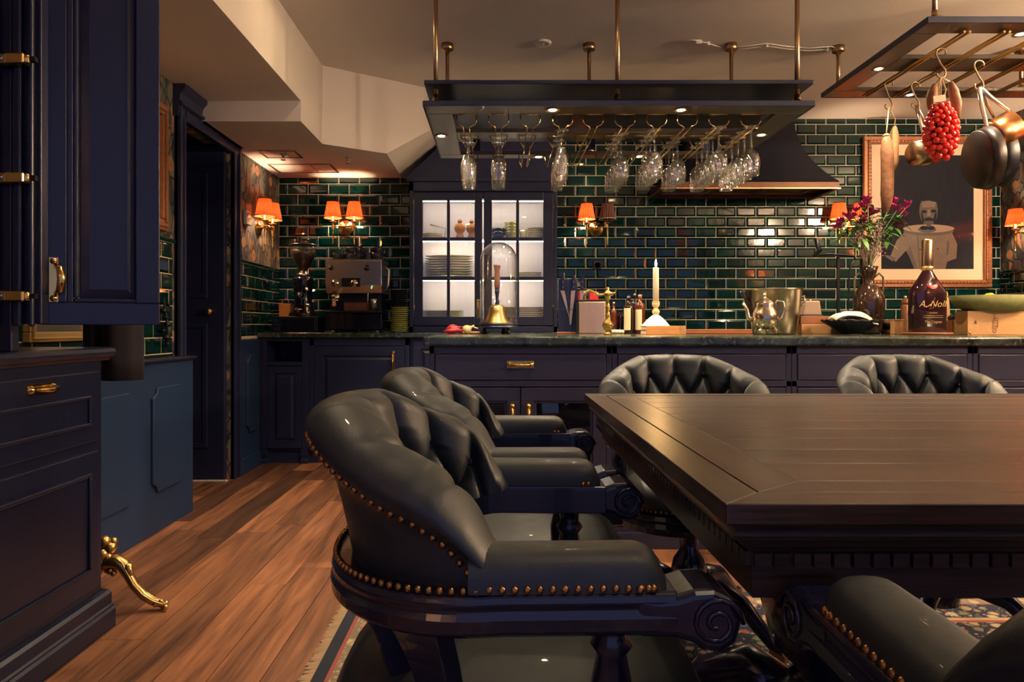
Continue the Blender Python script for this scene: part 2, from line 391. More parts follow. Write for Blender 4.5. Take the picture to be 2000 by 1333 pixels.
# clear glass
t = NT('clear_glass'); t.n.remove(t.b)
bp = t.n.new('ShaderNodeBump'); bp.inputs['Strength'].default_value = .2; bp.inputs['Distance'].default_value = .006; t.l(t.noise(t.coord(), 14, 1), bp.inputs['Height'])
tp = t.n.new('ShaderNodeBsdfTransparent'); gl = t.n.new('ShaderNodeBsdfGlossy'); gl.inputs['Roughness'].default_value = .04; t.l(bp.outputs[0], gl.inputs['Normal'])
fr = t.n.new('ShaderNodeLayerWeight'); t.l(bp.outputs[0], fr.inputs['Normal'])
fk = t.math('MULTIPLY_ADD', t.math('POWER', fr.outputs['Facing'], 1.8), .9, .085)
ms = t.n.new('ShaderNodeMixShader'); t.l(fk, ms.inputs[0]); t.l(tp.outputs[0], ms.inputs[1]); t.l(gl.outputs[0], ms.inputs[2])
tl = t.n.new('ShaderNodeBsdfTranslucent'); tl.inputs[0].default_value = (.9, .82, .66, 1); t.l(bp.outputs[0], tl.inputs['Normal'])
m2 = t.n.new('ShaderNodeMixShader'); m2.inputs[0].default_value = .012; t.l(ms.outputs[0], m2.inputs[1]); t.l(tl.outputs[0], m2.inputs[2]); t.l(m2.outputs[0], t.out.inputs[0]); M['cutglass'] = t.m
t = NT('dome_glass'); t.set(Base__Color=(1, .99, .97, 1), Roughness=.0, IOR=1.45, Transmission__Weight=1.0); M['glass'] = t.m
# thin panes: mostly clear with a fresnel reflection
t = NT('thin_pane'); t.n.remove(t.b)
tp = t.n.new('ShaderNodeBsdfTransparent'); gl = t.n.new('ShaderNodeBsdfGlossy'); gl.inputs['Roughness'].default_value = .02
fr = t.n.new('ShaderNodeLayerWeight'); fk = t.math('MULTIPLY_ADD', t.math('POWER', fr.outputs['Facing'], 4.0), .8, .045)
ms = t.n.new('ShaderNodeMixShader'); t.l(fk, ms.inputs[0]); t.l(tp.outputs[0], ms.inputs[1]); t.l(gl.outputs[0], ms.inputs[2]); t.l(ms.outputs[0], t.out.inputs[0]); M['pane'] = t.m
t = NT('picture_glass'); t.n.remove(t.b)
tp = t.n.new('ShaderNodeBsdfTransparent'); gl = t.n.new('ShaderNodeBsdfGlossy'); gl.inputs['Roughness'].default_value = .03
fr = t.n.new('ShaderNodeLayerWeight'); fk = t.math('MULTIPLY_ADD', t.math('POWER', fr.outputs['Facing'], 5.0), .5, .014)
ms = t.n.new('ShaderNodeMixShader'); t.l(fk, ms.inputs[0]); t.l(tp.outputs[0], ms.inputs[1]); t.l(gl.outputs[0], ms.inputs[2]); t.l(ms.outputs[0], t.out.inputs[0]); M['picglass'] = t.m
t = NT('thick_dome_glass'); t.n.remove(t.b)
tp = t.n.new('ShaderNodeBsdfTransparent'); gl = t.n.new('ShaderNodeBsdfGlossy'); gl.inputs['Roughness'].default_value = .03
fr = t.n.new('ShaderNodeLayerWeight'); fk = t.math('MULTIPLY_ADD', t.math('POWER', fr.outputs['Facing'], 2.2), .9, .05)
ms = t.n.new('ShaderNodeMixShader'); t.l(fk, ms.inputs[0]); t.l(tp.outputs[0], ms.inputs[1]); t.l(gl.outputs[0], ms.inputs[2]); t.l(ms.outputs[0], t.out.inputs[0]); M['dome'] = t.m
# ================================================================== SETTING
XL, XR, YB, YBL, ZCEIL = -1.624, 3.82, 5.188, 5.07, 2.51
TW, TH, G = .152, .0782, .0052      # tile pitch and joint
_tile_mesh = {}
def tile_mesh(w, h):
    k = (round(w, 3), round(h, 3))
    if k not in _tile_mesh:
        m = MB(); b = min(.013, w*.3, h*.3); t0, t1 = .0012, .0062
        o = [(-w/2, -h/2), (w/2, -h/2), (w/2, h/2), (-w/2, h/2)]; i_ = [(-w/2+b, -h/2+b), (w/2-b, -h/2+b), (w/2-b, h/2-b), (-w/2+b, h/2-b)]
        # local: x along the wall, z up, -y towards the room
        v = [(p[0], 0, p[1]) for p in o]+[(p[0], -t0, p[1]) for p in o]+[(p[0], -t1, p[1]) for p in i_]
        f = [(0, 1, 5, 4), (1, 2, 6, 5), (2, 3, 7, 6), (3, 0, 4, 7), (4, 5, 9, 8), (5, 6, 10, 9), (6, 7, 11, 10), (7, 4, 8, 11), (8, 9, 10, 11)]
        m.add(v, f); _tile_mesh[k] = m.mesh('tile', M['tile'])
    return _tile_mesh[k]
def tiles(wall, org, ang, u0, u1, z0, z1, uj, zj, vis=None, limit=300):
    """courses of bevelled brick tiles on a wall; org + u along the wall; uj, zj: one joint"""
    cells = []
    j0 = math.floor((z0-zj)/TH)-1
    for j in range(j0, j0+60):
        za, zb = zj+j*TH, zj+(j+1)*TH
        if zb <= z0+.008 or za >= z1-.008: continue
        off = uj+(TW/2 if j % 2 else 0); i0 = math.floor((u0-off)/TW)-1
        for i in range(i0, i0+60):
            ua, ub = off+i*TW, off+(i+1)*TW
            if ub <= u0+.01 or ua >= u1-.01: continue
            a, b, c, d = max(ua, u0)+G/2, min(ub, u1)-G/2, max(za, z0)+G/2, min(zb, z1)-G/2
            if b-a < .008 or d-c < .008: continue
            cells.append((a, b, c, d))
    if vis: cells.sort(key=lambda q: 0 if vis(q) else 1)
    rest = MB(); ca, sa = math.cos(ang), math.sin(ang); nrest = 0
    for k, (a, b, c, d) in enumerate(cells):
        u, z = (a+b)/2, (c+d)/2; p = Vector((org[0]+u*ca, org[1]+u*sa, z))
        if k < limit and (vis is None or vis((a, b, c, d))):
            o = bpy.data.objects.new('tile', tile_mesh(b-a, d-c)); col.objects.link(o); o.parent = wall
            o.location = p; o.rotation_euler = (random.uniform(-.006, .006), random.uniform(-.004, .004), ang+random.uniform(-.006, .006))
        else:
            me = tile_mesh(b-a, d-c); Mx = Matrix.Translation(p)@Matrix.Rotation(ang, 4, 'Z'); nrest += 1
            rest.add([Mx@v.co for v in me.vertices], [tuple(f.vertices) for f in me.polygons])
    if nrest: rest.build('tile_field', M['tile'], wall)['kind'] = 'stuff'

# floor and planks
fl = struct(MB().box(-2.8, XR+.1, -1.6, YB+.1, -.06, -.008).build('floor', M['cloth']))
PWD = .1405; rng = random.Random(3); x = -2.73; row = 0
while x < XR:
    y = -1.6-rng.uniform(0, 1.4)
    while y < YB:
        L = rng.uniform(.75, 1.7); y2 = min(y+L, YB)
        if y2 > -1.5 and (x > -1.75 or 3.3 < y2):
            o = MB().box(x+.0013, x+PWD-.0013, max(y, -1.6)+.001, y2-.001, -.008, rng.uniform(-.0006, .0004)).build('plank', M['plank'], fl)
        y += L
    x += PWD; row += 1
# ceiling
struct(MB().box(-2.9, XR+.1, -1.6, YB+.1, ZCEIL, ZCEIL+.08).build('ceiling', M['plaster']))
# dropped ceilings on the left
s = MB()
s.box(XL-.05, -1.06, -1.6, 3.676, 2.146, ZCEIL)
struct(s.build('ceiling_drop_near', M['plaster']))
s = MB()
top = [(XL-.05, 3.676), (-1.06, 3.676), (-1.06, 4.13), (-.71, 4.36), (-.71, YB), (XL-.05, YB)]
s.prism(top, 'xy', 2.035, ZCEIL)
s.add([(-.71, 4.36, 2.035), (-.09, 4.767, ZCEIL), (-.09, YB, ZCEIL), (-.71, YB, 2.035), (-.71, 4.36, ZCEIL), (-.71, YB, ZCEIL)],
      [(0, 3, 2, 1), (0, 1, 4), (3, 5, 2), (1, 2, 5, 4)])
struct(s.build('ceiling_drop_far', M['plaster']))
# back wall, right part
wb = struct(MB().box(-.66, XR+.1, YB, YB+.12, 0, ZCEIL).build('wall_back', M['grout']))
def vis_back(q):
    x = VX+(q[0]+q[1])/2*257; y = VY-((q[2]+q[3])/2-ZC)*257
    if x < 1085 or y > 645: return False
    if 1330 < x < 1560 and y < 360: return False
    if 1540 <= x < 1600 and 300 < y < 360: return False
    if 1100 < x < 1500 and y < 285: return False
    if 1700 < x < 1915 and 285 < y < 545: return False
    return True
tiles(wb, (0, YB, 0), 0, -.3, XR, .86, ZCEIL, (1535-VX)/257, ZC+(VY-243)/257, vis_back)
wl2 = struct(MB().box(XL-.1, -.64, YBL, YBL+.1, 0, 2.04).build('wall_back_left', M['grout']))
tiles(wl2, (0, YBL, 0), 0, XL, -.64, .86, 2.035, (581.9-VX)/263, ZC+(VY-359.5)/263)
# left wall: near piece, far piece, header above the doorway
YD0, YD1 = 3.50, 4.15
wl = struct(MB().box(XL-.14, XL, -1.6, YD0, 0, 2.2).build('wall_left', M['wallpaper']))
wlf = struct(MB().box(XL-.14, XL, YD1, YBL+.05, 0, 2.1).build('wall_left_far', M['wallpaper']))
struct(MB().box(XL-.14, XL, YD0, YD1, 2.03, 2.2).build('wall_left_header', M['wallpaper']))
def backing(w, y0, y1, z0, z1, x=XL, d=.003):
    MB().box(min(x, x+d), max(x, x+d), y0, y1, z0, z1).build('grout_bed', M['grout'], w)
backing(wl, 2.0, 3.40, .7, 1.345); tiles(wl, (XL+.003, 0, 0), R(90), 2.0, 3.40, .78, 1.345, .02, 1.345)
backing(wlf, 4.25, YBL, .85, 1.335); tiles(wlf, (XL+.003, 0, 0), R(90), 4.25, YBL-.002, .86, 1.335, .0, 1.335)
# capping strips above the tile bands
struct(MB().box(XL, XL+.016, 2.0, 3.42, 1.345, 1.365).build('trim_1', M['tile'], bevel=.005))
struct(MB().box(XL, XL+.016, 4.24, YBL, 1.335, 1.352).build('trim_2', M['tile'], bevel=.005))
# right wall
wr = struct(MB().box(XR, XR+.1, -1.6, YB, 0, ZCEIL).build('wall_right', M['wallpaper']))
backing(wr, 4.0, YB, .8, 1.33, XR, -.003); tiles(wr, (XR-.003, 0, 0), R(-90), -YB+.002, -4.0, .86, 1.33, .05, 1.33)
struct(MB().box(XR-.018, XR, 4.0, YB, 1.33, 1.35).build('trim_3', M['tile'], bevel=.005))
# doorway: architrave, dark passage, open door leaf
tr = MB()
for a, b in ((YD0-.075, YD0), (YD1, YD1+.085)):
    tr.box(XL-.002, XL+.022, a, b, 0, 2.04); tr.box(XL, XL+.036, (a if a < YD0 else b-.022), (a+.022 if a < YD0 else b), 0, 2.04)
    tr.box(XL, XL+.030, (b-.018 if a < YD0 else a), (b if a < YD0 else a+.018), 0, 2.04)
struct(tr.build('trim_4', M['navy'], bevel=.004))
h = MB(); prof = [(XL-.002, 1.985), (XL+.024, 1.985), (XL+.03, 2.0), (XL+.03, 2.035), (XL+.05, 2.045), (XL+.05, 2.055), (XL+.034, 2.07), (XL+.04, 2.10), (XL+.062, 2.125), (XL+.062, 2.145), (XL-.002, 2.145)]
h.prism(prof, 'xz', YD0-.09, 3.674)
h.prism([(a, min(b, 2.034)) for a, b in prof[:5]]+[(XL-.002, 2.034)], 'xz', 3.674, YD1+.09)
struct(h.build('trim_5', M['navy']))
dp = MB(); dp.box(XL-1.1, XL-1.06, 3.3, 4.4, 0, 2.2); dp.box(XL-1.1, XL-.14, 3.3, 3.36, 0, 2.2); dp.box(XL-1.1, XL-.14, 4.34, 4.4, 0, 2.2); dp.box(XL-1.1, XL-.14, 3.3, 4.4, 2.06, 2.12)
struct(dp.build('wall_passage', M['navyblue']))
dr = struct(MB().box(XL-.80, XL-.02, 4.105, 4.147, .012, 2.02).build('door_1', M['navy'], bevel=.003))
for z0, z1 in ((.2, .95), (1.1, 1.85)): MB().frame(XL-.70, XL-.12, z0, z1, .03, 4.098, 4.106).build('door_moulding', M['navy'], dr, bevel=.004)
MB().sphere((XL-.10, 4.075, 1.02), .022).cyl((XL-.10, 4.105, 1.02), (XL-.10, 4.075, 1.02), .009).build('door_knob', M['agedbrass'], dr)
struct(MB().box(XL-.30, XL+.002, YD1-.062, YD1-.048, -.004, .009).build('trim_threshold', M['white'], bevel=.003))
# wainscot with notched panels, near and far
def wainscot(name, y0, y1, x0, top, panels, capped=True):
    w = struct(MB().box(XL, x0, y0, y1, .0, top).build(name, M['navyblue'], bevel=.002))
    if capped: MB().box(XL, x0+.018, y0-.01, y1+.012, top, top+.018).build('cap_rail', M['darkoak'], w, bevel=.006, seg=3)
    for a, b, c, d in panels:
        n = .045
        poly = [(a+n, c), (b-n, c), (b-n*.75, c+n*.55), (b, c+n), (b, d-n), (b-n*.75, d-n*.55), (b-n, d), (a+n, d), (a+n*.75, d-n*.55), (a, d-n), (a, c+n), (a+n*.75, c+n*.55)]
        MB().prism(poly, 'yz', x0-.004, x0+.013).build('raised_panel', M['navyblue'], w, bevel=.005, seg=3)
    return w
wainscot('wall_wainscot', 2.145, 3.44, -1.535, .765, [(3.02, 3.335, .185, .655), (2.56, 2.88, .185, .655), (2.2, 2.42, .185, .655)])
wainscot('wall_wainscot_far', 4.24, 4.585, -1.60, .845, [(4.34, 4.54, .25, .75)], False)
wb2 = struct(MB().box(XL, -1.588, 4.24, 4.585, 0, .10).build('baseboard_left', M['navyblue'], bevel=.004))

# ceiling fittings ---------------------------------------------------
def vent(x0, x1, y0, y1, label):
    t_ = thing('ceiling_vent', label, 'vent', ((x0+x1)/2, (y0+y1)/2, 2.035), group='vents in the dropped ceiling')
    a, b = (x1-x0)/2, (y1-y0)/2
    MB().frame(-a, a, -b, b, .014, -.008, -.001, 'xy').build('frame', M['steel'], t_)
    MB().box(-a+.014, a-.014, -b+.014, b-.014, -.003, -.001).build('panel', M['plaster'], t_)
    MB().box(a*.3, a*.3+.004, -b+.014, b-.014, -.005, -.003).build('seam', M['steel'], t_)
vent(PX(500, 4.25), PX(575, 4.25), 4.27, 4.45, 'small framed ceiling vent nearest the dark doorway')
vent(PX(520, 4.6), PX(655, 4.75), 4.62, 4.88, 'large framed ceiling panel above the coffee machine')
def sprinkler(p, label):
    t_ = thing('sprinkler_head', label, 'sprinkler', p, group='sprinklers in the dropped ceiling')
    MB().lathe([(.001, 0), (.022, 0), (.022, -.004), (.008, -.008), (.008, -.022), (.001, -.022)], n=14).build('rosette', M['steel'], t_)
    MB().tube([(-.009, 0, -.008), (-.009, 0, -.032), (0, 0, -.036), (.009, 0, -.032), (.009, 0, -.008)], .0022, 6).build('yoke', M['steel'], t_)
    MB().lathe([(.001, -.036), (.017, -.037), (.017, -.039), (.001, -.040)], n=12).build('deflector', M['steel'], t_)
sprinkler((PX(553, 4.37), 4.37, 2.034), 'small metal sprinkler head beside the ceiling vent')
sprinkler((PX(680, 4.46), 4.46, 2.035), 'small metal sprinkler head in open plaster right of vents')
Yd = 1.58*F/(VY-83)
d_ = tag(MB().lathe([(.001, 0), (.048, 0), (.046, -.008), (.030, -.012), (.026, -.009), (.012, -.009), (.010, -.013), (.001, -.013)], n=28).build('smoke_detector', M['plaster'], loc=(PX(1060, Yd), Yd, ZCEIL)), 'round white smoke detector flat on the ceiling', 'detector')
cb = MB(); cz = ZCEIL-.012
pts = [(1335, 84), (1345, 78), (1360, 79), (1382, 84), (1405, 92), (1420, 100)]
def onceil(x, y, dz=.010):
    Y = (1.58-dz)*F/(VY-y); return (PX(x, Y), Y, ZCEIL-dz)
cb.tube([onceil(*p) for p in pts], .0035, 6)
cb2 = [(1430, 97), (1460, 95), (1498, 90), (1540, 96), (1580, 99), (1622, 96), (1640, 99)]
cb.tube([onceil(*p) for p in cb2], .003, 6); cb.tube([onceil(x, y-5) for x, y in cb2], .003, 6)
cab = thing('ceiling_cable', 'thin pale cable clipped along the ceiling above the glass rack', 'cable', (0, 0, 0))
cb.build('cord', M['white'], cab)
for x, y in ((1365, 82), (1384, 85), (1498, 89), (1616, 97)):
    p = onceil(x, y, .012); MB().cbox(p, (.034 if x == 1365 else .014, .014, .022)).build('clip', M['white'], cab, bevel=.003)
# ================================================================== LAMPS
def shade_mesh(r0, r1, h, n=26):
    m = MB(); v = []
    for j in range(n*2):
        a = pi*j/n; k = 1.0 if j % 2 else .90
        for t_ in (0, .5, 1): v.append(((r0+(r1-r0)*t_)*k*math.cos(a), (r0+(r1-r0)*t_)*k*math.sin(a), h*t_))
    f = [(j*3+i, ((j+1) % (2*n))*3+i, ((j+1) % (2*n))*3+i+1, j*3+i+1) for j in range(2*n) for i in range(2)]
    return m.add(v, f, False)
def sconce(loc, rz, label, lit=(1, 1), power=1.0):
    """two-arm brass sconce; local: wall at y=0, room at -y"""
    t_ = thing('wall_sconce', label, 'lamp', loc, rz, 'twin brass wall sconces with pleated shades')
    Mx = Matrix.Rotation(R(90), 4, 'X')
    MB().lathe([(.001, .03), (.02, .028), (.028, .018), (.040, .016), (.046, .010), (.054, .010), (.058, .004), (.058, 0), (.001, 0)], n=28, M=Mx).build('backplate', M['brass'], t_)
    MB().tube([(0, -.02, 0), (0, -.075, 0)], [.010, .007], 10).tube([(-.078, -.075, 0), (-.05, -.082, .003), (0, -.075, 0), (.05, -.082, .003), (.078, -.075, 0)], .006, 8).sphere((0, -.075, 0), .012).build('arm', M['brass'], t_)
    for k, sx in enumerate((-.078, .078)):
        cs = MB().lathe([(.001, -.135), (.004, -.133), (.006, -.125), (.0045, -.118), (.0055, -.06), (.008, -.02), (.005, -.014), (.010, -.006), (.010, .004), (.006, .012), (.012, .03), (.024, .034), (.024, .038), (.011, .042), (.0115, .07), (.001, .07)], (sx, -.075, 0), 12).build('candle_stick', M['brass'], t_)
        sh = shade_mesh(.064, .042, .118); sh.xf(Matrix.Translation((sx, -.075, .062)))
        shd = sh.build('shade', M['shade'] if lit[k] else M['shadedark'], t_)
        MB().lathe([(.0635, 0), (.066, 0), (.066, .005), (.0635, .005), (.0635, 0)], (sx, -.075, .061), 30).build('trim_band', M['linen'], shd)
        MB().lathe([(.041, 0), (.0435, 0), (.0435, .004), (.041, .004), (.041, 0)], (sx, -.075, .178), 30).build('trim_band', M['darkcopper'], shd)
        b_ = MB().sphere((sx, -.075, .105), .015, 10, 8, (1, 1, 1.5)).build('bulb', M['bulb'] if lit[k] else M['white'], t_)
        if lit[k]:
            light('bulb_light', 'POINT', (sx, -.075, .105), SCONCE_W*power, WARM, .018, parent=t_)
            b_.visible_shadow = True
    return t_
zs = ZC+(VY-446)/263
sconce((PX(676, YBL), YBL-.009, zs), 0, 'twin brass sconce lit above the coffee machine')
sconce((PX(1163, YB), YB-.009, ZC+(VY-448)/257), 0, 'brass sconce with its right shade unlit beside the glass cabinet', (1, 0))
sconce((PX(1648, YB), YB-.009, ZC+(VY-447)/257), 0, 'twin brass sconce half hidden behind the flowers')
sconce((XL, 4.62, 1.60), R(90), 'twin brass sconce on the leafy wallpaper beside the doorway')
sconce((XR, 4.86, 1.60), R(-90), 'twin brass sconce on the wallpaper right of the picture')
# unseen sconces added on the side walls to brighten the ceiling
sconce((XR, 3.3, 1.62), R(-90), 'twin brass sconce midway along the right wall', power=8.0)
sconce((XR, .4, 1.62), R(-90), 'twin brass sconce on the right wall nearest the viewer', power=8.0)
sconce((XL, -.7, 1.62), R(90), 'twin brass sconce on the left wall behind the viewer', power=8.0)
# opal globes added out of view to light the ceiling and soffit faces
for k, y in enumerate((2.5, .9)):
    t_ = thing('globe_wall_lamp', ['opal globe lamp on the right wall beside the pot rack', 'opal globe lamp on the right wall beside the table'][k], 'lamp', (XR, y, 2.05), group='opal globe wall lamps')
    MB().lathe([(.001, .02), (.05, .016), (.06, 0)], n=24, M=Matrix.Rotation(R(-90), 4, 'Y')).tube([(-.01, 0, 0), (-.09, 0, 0), (-.12, 0, .03)], .008, 8).build('bracket', M['brass'], t_)
    MB().sphere((-.12, 0, .12), .085, 24, 14).build('globe', glow('opal_globe', (1, .75, .5), 30), t_)
    light('globe_light', 'POINT', (-.12, 0, .12), FILL_GLOBE_W, (1, .70, .43), .088, parent=t_)
# recessed downlights added out of view as fill for table, chairs and floor
for k, (x, y, e) in enumerate(((-.62, 1.9, .8), (.75, .2, .6), (1.45, 1.9, .9), (.35, 2.35, .9), (-.75, 3.1, .5))):
    z = ZCEIL if x > -1.06 else 2.146
    t_ = thing('recessed_downlight', 'recessed round ceiling downlight, %s of five over the table area' % ORD[k+1], 'lamp', (x, y, z), group='recessed downlights')
    MB().lathe([(.030, -.001), (.045, -.001), (.045, -.006), (.040, -.008), (.030, -.004), (.030, -.001)], n=24).build('trim_ring', M['plaster'], t_)
    MB().lathe([(.001, -.002), (.030, -.002)], n=20).build('lens', M['spotlens'], t_)
    light('downlight_beam', 'SPOT', (0, 0, -.012), FILL_DOWN_W*e, WARM2, .03, (0, 0, 0), R(95), .9, parent=t_)

# ================================================================== BACK RUN: left base units, worktop, tall glazed cabinet, hood
ZT = .888
def handle_v(m, x, y, z0, z1):
    """brass pull: plate, two rosettes, bow; faces -y"""
    m.box(x-.011, x+.011, y-.003, y, z0, z1); zc_ = (z0+z1)/2; h_ = (z1-z0)/2
    m.tube([(x, y-.003, z0+.018), (x, y-.020, z0+.024), (x, y-.025, zc_), (x, y-.020, z1-.024), (x, y-.003, z1-.018)], [.008, .006, .008, .006, .008], 8)
    for z in (z0+.012, z1-.012): m.lathe([(.001, .008), (.008, .006), (.011, 0)], (x, y-.003, z), 12, Matrix.Rotation(R(90), 4, 'X'))
    return m
def handle_h(m, xc, y, zc_, w, h_):
    m.box(xc-w/2, xc+w/2, y-.003, y, zc_-h_/2, zc_+h_/2)
    m.tube([(xc-w*.36, y-.003, zc_), (xc-w*.32, y-.022, zc_), (xc, y-.026, zc_-.003), (xc+w*.32, y-.022, zc_), (xc+w*.36, y-.003, zc_)], [.007, .006, .008, .006, .007], 8)
    for sx in (-1, 1): m.lathe([(.001, .010), (.008, .007), (.012, 0)], (xc+sx*w*.4, y-.003, zc_), 12, Matrix.Rotation(R(90), 4, 'X'))
    return m
def panel_door(parent, name, x0, x1, z0, z1, y, mat, w=.05, th=.022, glass=False):
    """framed door facing -y: frame, recessed raised panel"""
    d_ = MB().frame(x0, x1, z0, z1, w, y, y+th).build(name, mat, parent, bevel=.002)
    MB().frame(x0+w, x1-w, z0+w, z1-w, .010, y+.004, y+.014).build('moulding', mat, d_, bevel=.003)
    if glass: MB().box(x0+w, x1-w, y+.012, y+.015, z0+w, z1-w).build('pane', M['pane'], d_)
    else:
        a, b, c, e = x0+w+.010, x1-w-.010, z0+w+.010, z1-w-.010; k = .022
        MB().add([(a, y+.014, c), (b, y+.014, c), (b, y+.014, e), (a, y+.014, e), (a+k, y+.006, c+k), (b-k, y+.006, c+k), (b-k, y+.006, e-k), (a+k, y+.006, e-k)],
                 [(0, 1, 5, 4), (1, 2, 6, 5), (2, 3, 7, 6), (3, 0, 4, 7), (4, 5, 6, 7)]).build('panel', mat, d_)
    return d_
YL = 4.62
X0, X1, X2, X3 = -1.618, PX(604, YL), PX(800, YL), PX(860, YL)
u = thing('narrow_base_cabinet', 'narrow navy base cabinet with open niche in the far left corner', 'cabinet', ((X0+X1)/2, YL+.22, 0))
a, b = -(X1-X0)/2, (X1-X0)/2; y = -.22
c_ = MB(); c_.box(a, b, y+.02 , .20, .09, .10); c_.box(a, a+.05, y , .20, .10, .85); c_.box(b-.05, b, y , .20, .10, .85); c_.box(a, b, .10 , .20, .1, .85); c_.box(a+.05, b-.05, y , .20, .665, .69); c_.box(a+.05, b-.05, y , .20, .83, .85)
c_.build('carcass', M['navy'], u, bevel=.002)
MB().box(a+.012, b, y+.025, .1, 0, .1).build('plinth', M['navy'], u)
panel_door(u, 'door', a+.052, b-.052, .105, .66, y, M['navy'], .042)
for sx in (a+.035, b-.035): MB().lathe([(.02, 0), (.034, 0), (.034, .02), (.026, .035), (.034, .06), (.034, .10), (.001, .10)], (sx, y+.02, 0), 4, Matrix.Rotation(R(45), 4, 'Z'), smooth=False).build('bracket_foot', M['navy'], u)
u = thing('base_cabinet', 'wide navy base cabinet with panelled door below the coffee machine', 'cabinet', ((X1+X2)/2, YL+.22, 0))
a, b = -(X2-X1)/2+.002, (X2-X1)/2-.002
MB().box(a, b, y+.022 , .20, .09, .85).build('carcass', M['navy'], u); MB().box(a, b, y+.03, .1, 0, .09).build('plinth', M['navy'], u)
MB().box(a, a+.03, y, y+.022, .09, .85).box(b-.03, b, y, y+.022, .09, .85).box(a, b, y, y+.022, .80, .85).build('face_frame', M['navy'], u, bevel=.002)
d_ = panel_door(u, 'door', a+.032, b-.032, .10, .796, y-.002, M['navy'], .06)
hx = PX(768, YL)-(X1+X2)/2
handle_v(MB(), hx, y-.002, PZ(737, YL), PZ(686, YL)).build('handle', M['brass'], d_)
u = thing('end_base_cabinet', 'narrow navy filler cabinet between base cabinet and island', 'cabinet', ((X2+.455)/2, YL+.22, 0))
a, b = -(.455-X2)/2+.002, (.455-X2)/2
MB().box(a, b, y+.02 , .20, 0, .85).build('carcass', M['navy'], u)
panel_door(u, 'door', a+.02, a+.3, .1, .83, y, M['navy'], .05)
tag(MB().box(-1.62, .46, 4.59, YBL-.010, .853, ZT).build('back_worktop', M['marble'], bevel=.007, seg=3), 'green marble worktop below the coffee machine and glass cabinet', 'worktop')
# right part of the back run, behind the island
u = thing('cooking_counter', 'navy back counter under the extractor hood behind the island', 'counter', (2.1, 4.86, 0))
MB().box(-1.615, 1.70, -.27, .31, 0, .85).build('carcass', M['navy'], u); MB().box(-1.62, 1.705, -.30, .31, .85, ZT).build('worktop', M['marble'], u, bevel=.006)
for k in range(5): panel_door(u, 'door', -1.6+k*.655, -1.6+k*.655+.64, .1, .83, -.29, M['navy'])

# glazed wall cabinet standing on the worktop
YG = 4.86; kG = F/YG
gx0, gx1 = PX(800, YG), PX(1088, YG); zb = ZT+.001; zdt = PZ(376, YG); zft = PZ(347, YG)
g = thing('glazed_cabinet', 'tall navy cabinet with two lit glazed doors', 'cabinet', ((gx0+gx1)/2, YG, zb))
ox, oy, oz = (gx0+gx1)/2, YG, zb
def gX(px): return PX(px, YG)-ox
def gZ(py): return PZ(py, YG)-oz
a, b = gx0-ox, gx1-ox; D = YBL-YG-.012
cs = MB(); cs.box(a, a+.028, .012, D, 0, gZ(347)); cs.box(b-.028, b, .012, D, 0, gZ(347)); cs.box(a, b, .012, D, 0, .02); cs.box(a, b, .012, D, gZ(388), gZ(347))
cs.box(a, gX(808), -.012, .012, 0, gZ(347)); cs.box(gX(1081), b, -.012, .012, 0, gZ(347)); cs.box(a, b, -.012, .012, gZ(374), gZ(347)); cs.box(a, b, -.012, .012, 0, gZ(638))
cs.build('carcass', M['navy'], g, bevel=.002)
MB().box(a+.028, b-.028, D-.012, D, .02, gZ(388)).build('back_panel', M['backlit'], g)
MB().box(a-.02, b+.012, -.03, .02, gZ(356), gZ(347)).build('cornice', M['navy'], g, bevel=.004)
tp = [(a, gZ(347)), (b, gZ(347)), (b, 2.505-oz), (-.10-ox, 2.505-oz), (a+.005, gZ(347)+.03)]
MB().prism(tp, 'xz', .0, D).build('upper_housing', M['navy'], g)
shz = [gZ(464), gZ(541), gZ(621)]
for z in shz: MB().box(a+.028, b-.028, .03, D-.012, z-.012, z).build('shelf', M['white'], g)
rows = [(gZ(464), gZ(392)), (gZ(541), gZ(471)), (gZ(619), gZ(548))]
for (dx0, dx1, cols) in ((809, 942, ((826, 873), (879, 927))), (945, 1080, ((961, 1008), (1014, 1061)))):
    xs = [gX(dx0), gX(cols[0][0]), gX(cols[0][1]), gX(cols[1][0]), gX(cols[1][1]), gX(dx1)]
    zz = [gZ(636), gZ(619), gZ(548), gZ(541), gZ(471), gZ(464), gZ(392), gZ(377)]
    dm = MB(); dm.box(xs[0], xs[1], -.012, .012, zz[0], zz[-1]); dm.box(xs[4], xs[5], -.012, .012, zz[0], zz[-1]); dm.box(xs[1], xs[4], -.012, .012, zz[0], zz[1]); dm.box(xs[1], xs[4], -.012, .012, zz[6], zz[7])
    dd = dm.build('door', M['navy'], g, bevel=.0025)
    MB().box(xs[2], xs[3], -.011, .010, zz[1], zz[6]).build('glazing_bar', M['navy'], dd, bevel=.003)
    for q in (2, 4): MB().box(xs[1], xs[4], -.010, .009, zz[q], zz[q+1]).build('glazing_bar', M['navy'], dd, bevel=.003)
    for (p, q) in ((1, 2), (3, 4)):
        for (r_, s_) in ((1, 2), (3, 4), (5, 6)): MB().box(xs[p], xs[q], .001, .003, zz[r_], zz[s_]).build('pane', M['pane'], dd)
    # brass butt hinge
    hxp = xs[0] if dx0 < 900 else xs[5]
    for z in (gZ(405), gZ(600)): MB().cyl((hxp, -.014, z-.018), (hxp, -.014, z+.018), .005, 8).build('hinge', M['agedbrass'], dd)
handle_v(MB(), gX(934), -.012, gZ(622), gZ(585)).build('latch_handle', M['brass'], g)
for (z0, z1) in rows:
    MB().box(a+.04, b-.04, .022, .034, z1-.004, z1+.006).build('light_strip', glow('led_strip', (1, .86, .66), 5), g)
    light('shelf_light', 'AREA', (0, .036, z1+.002), CAB_W, (1, .82, .58), rot=(R(35), 0, 0), sx=1.0-.06, sy=.012, parent=g)
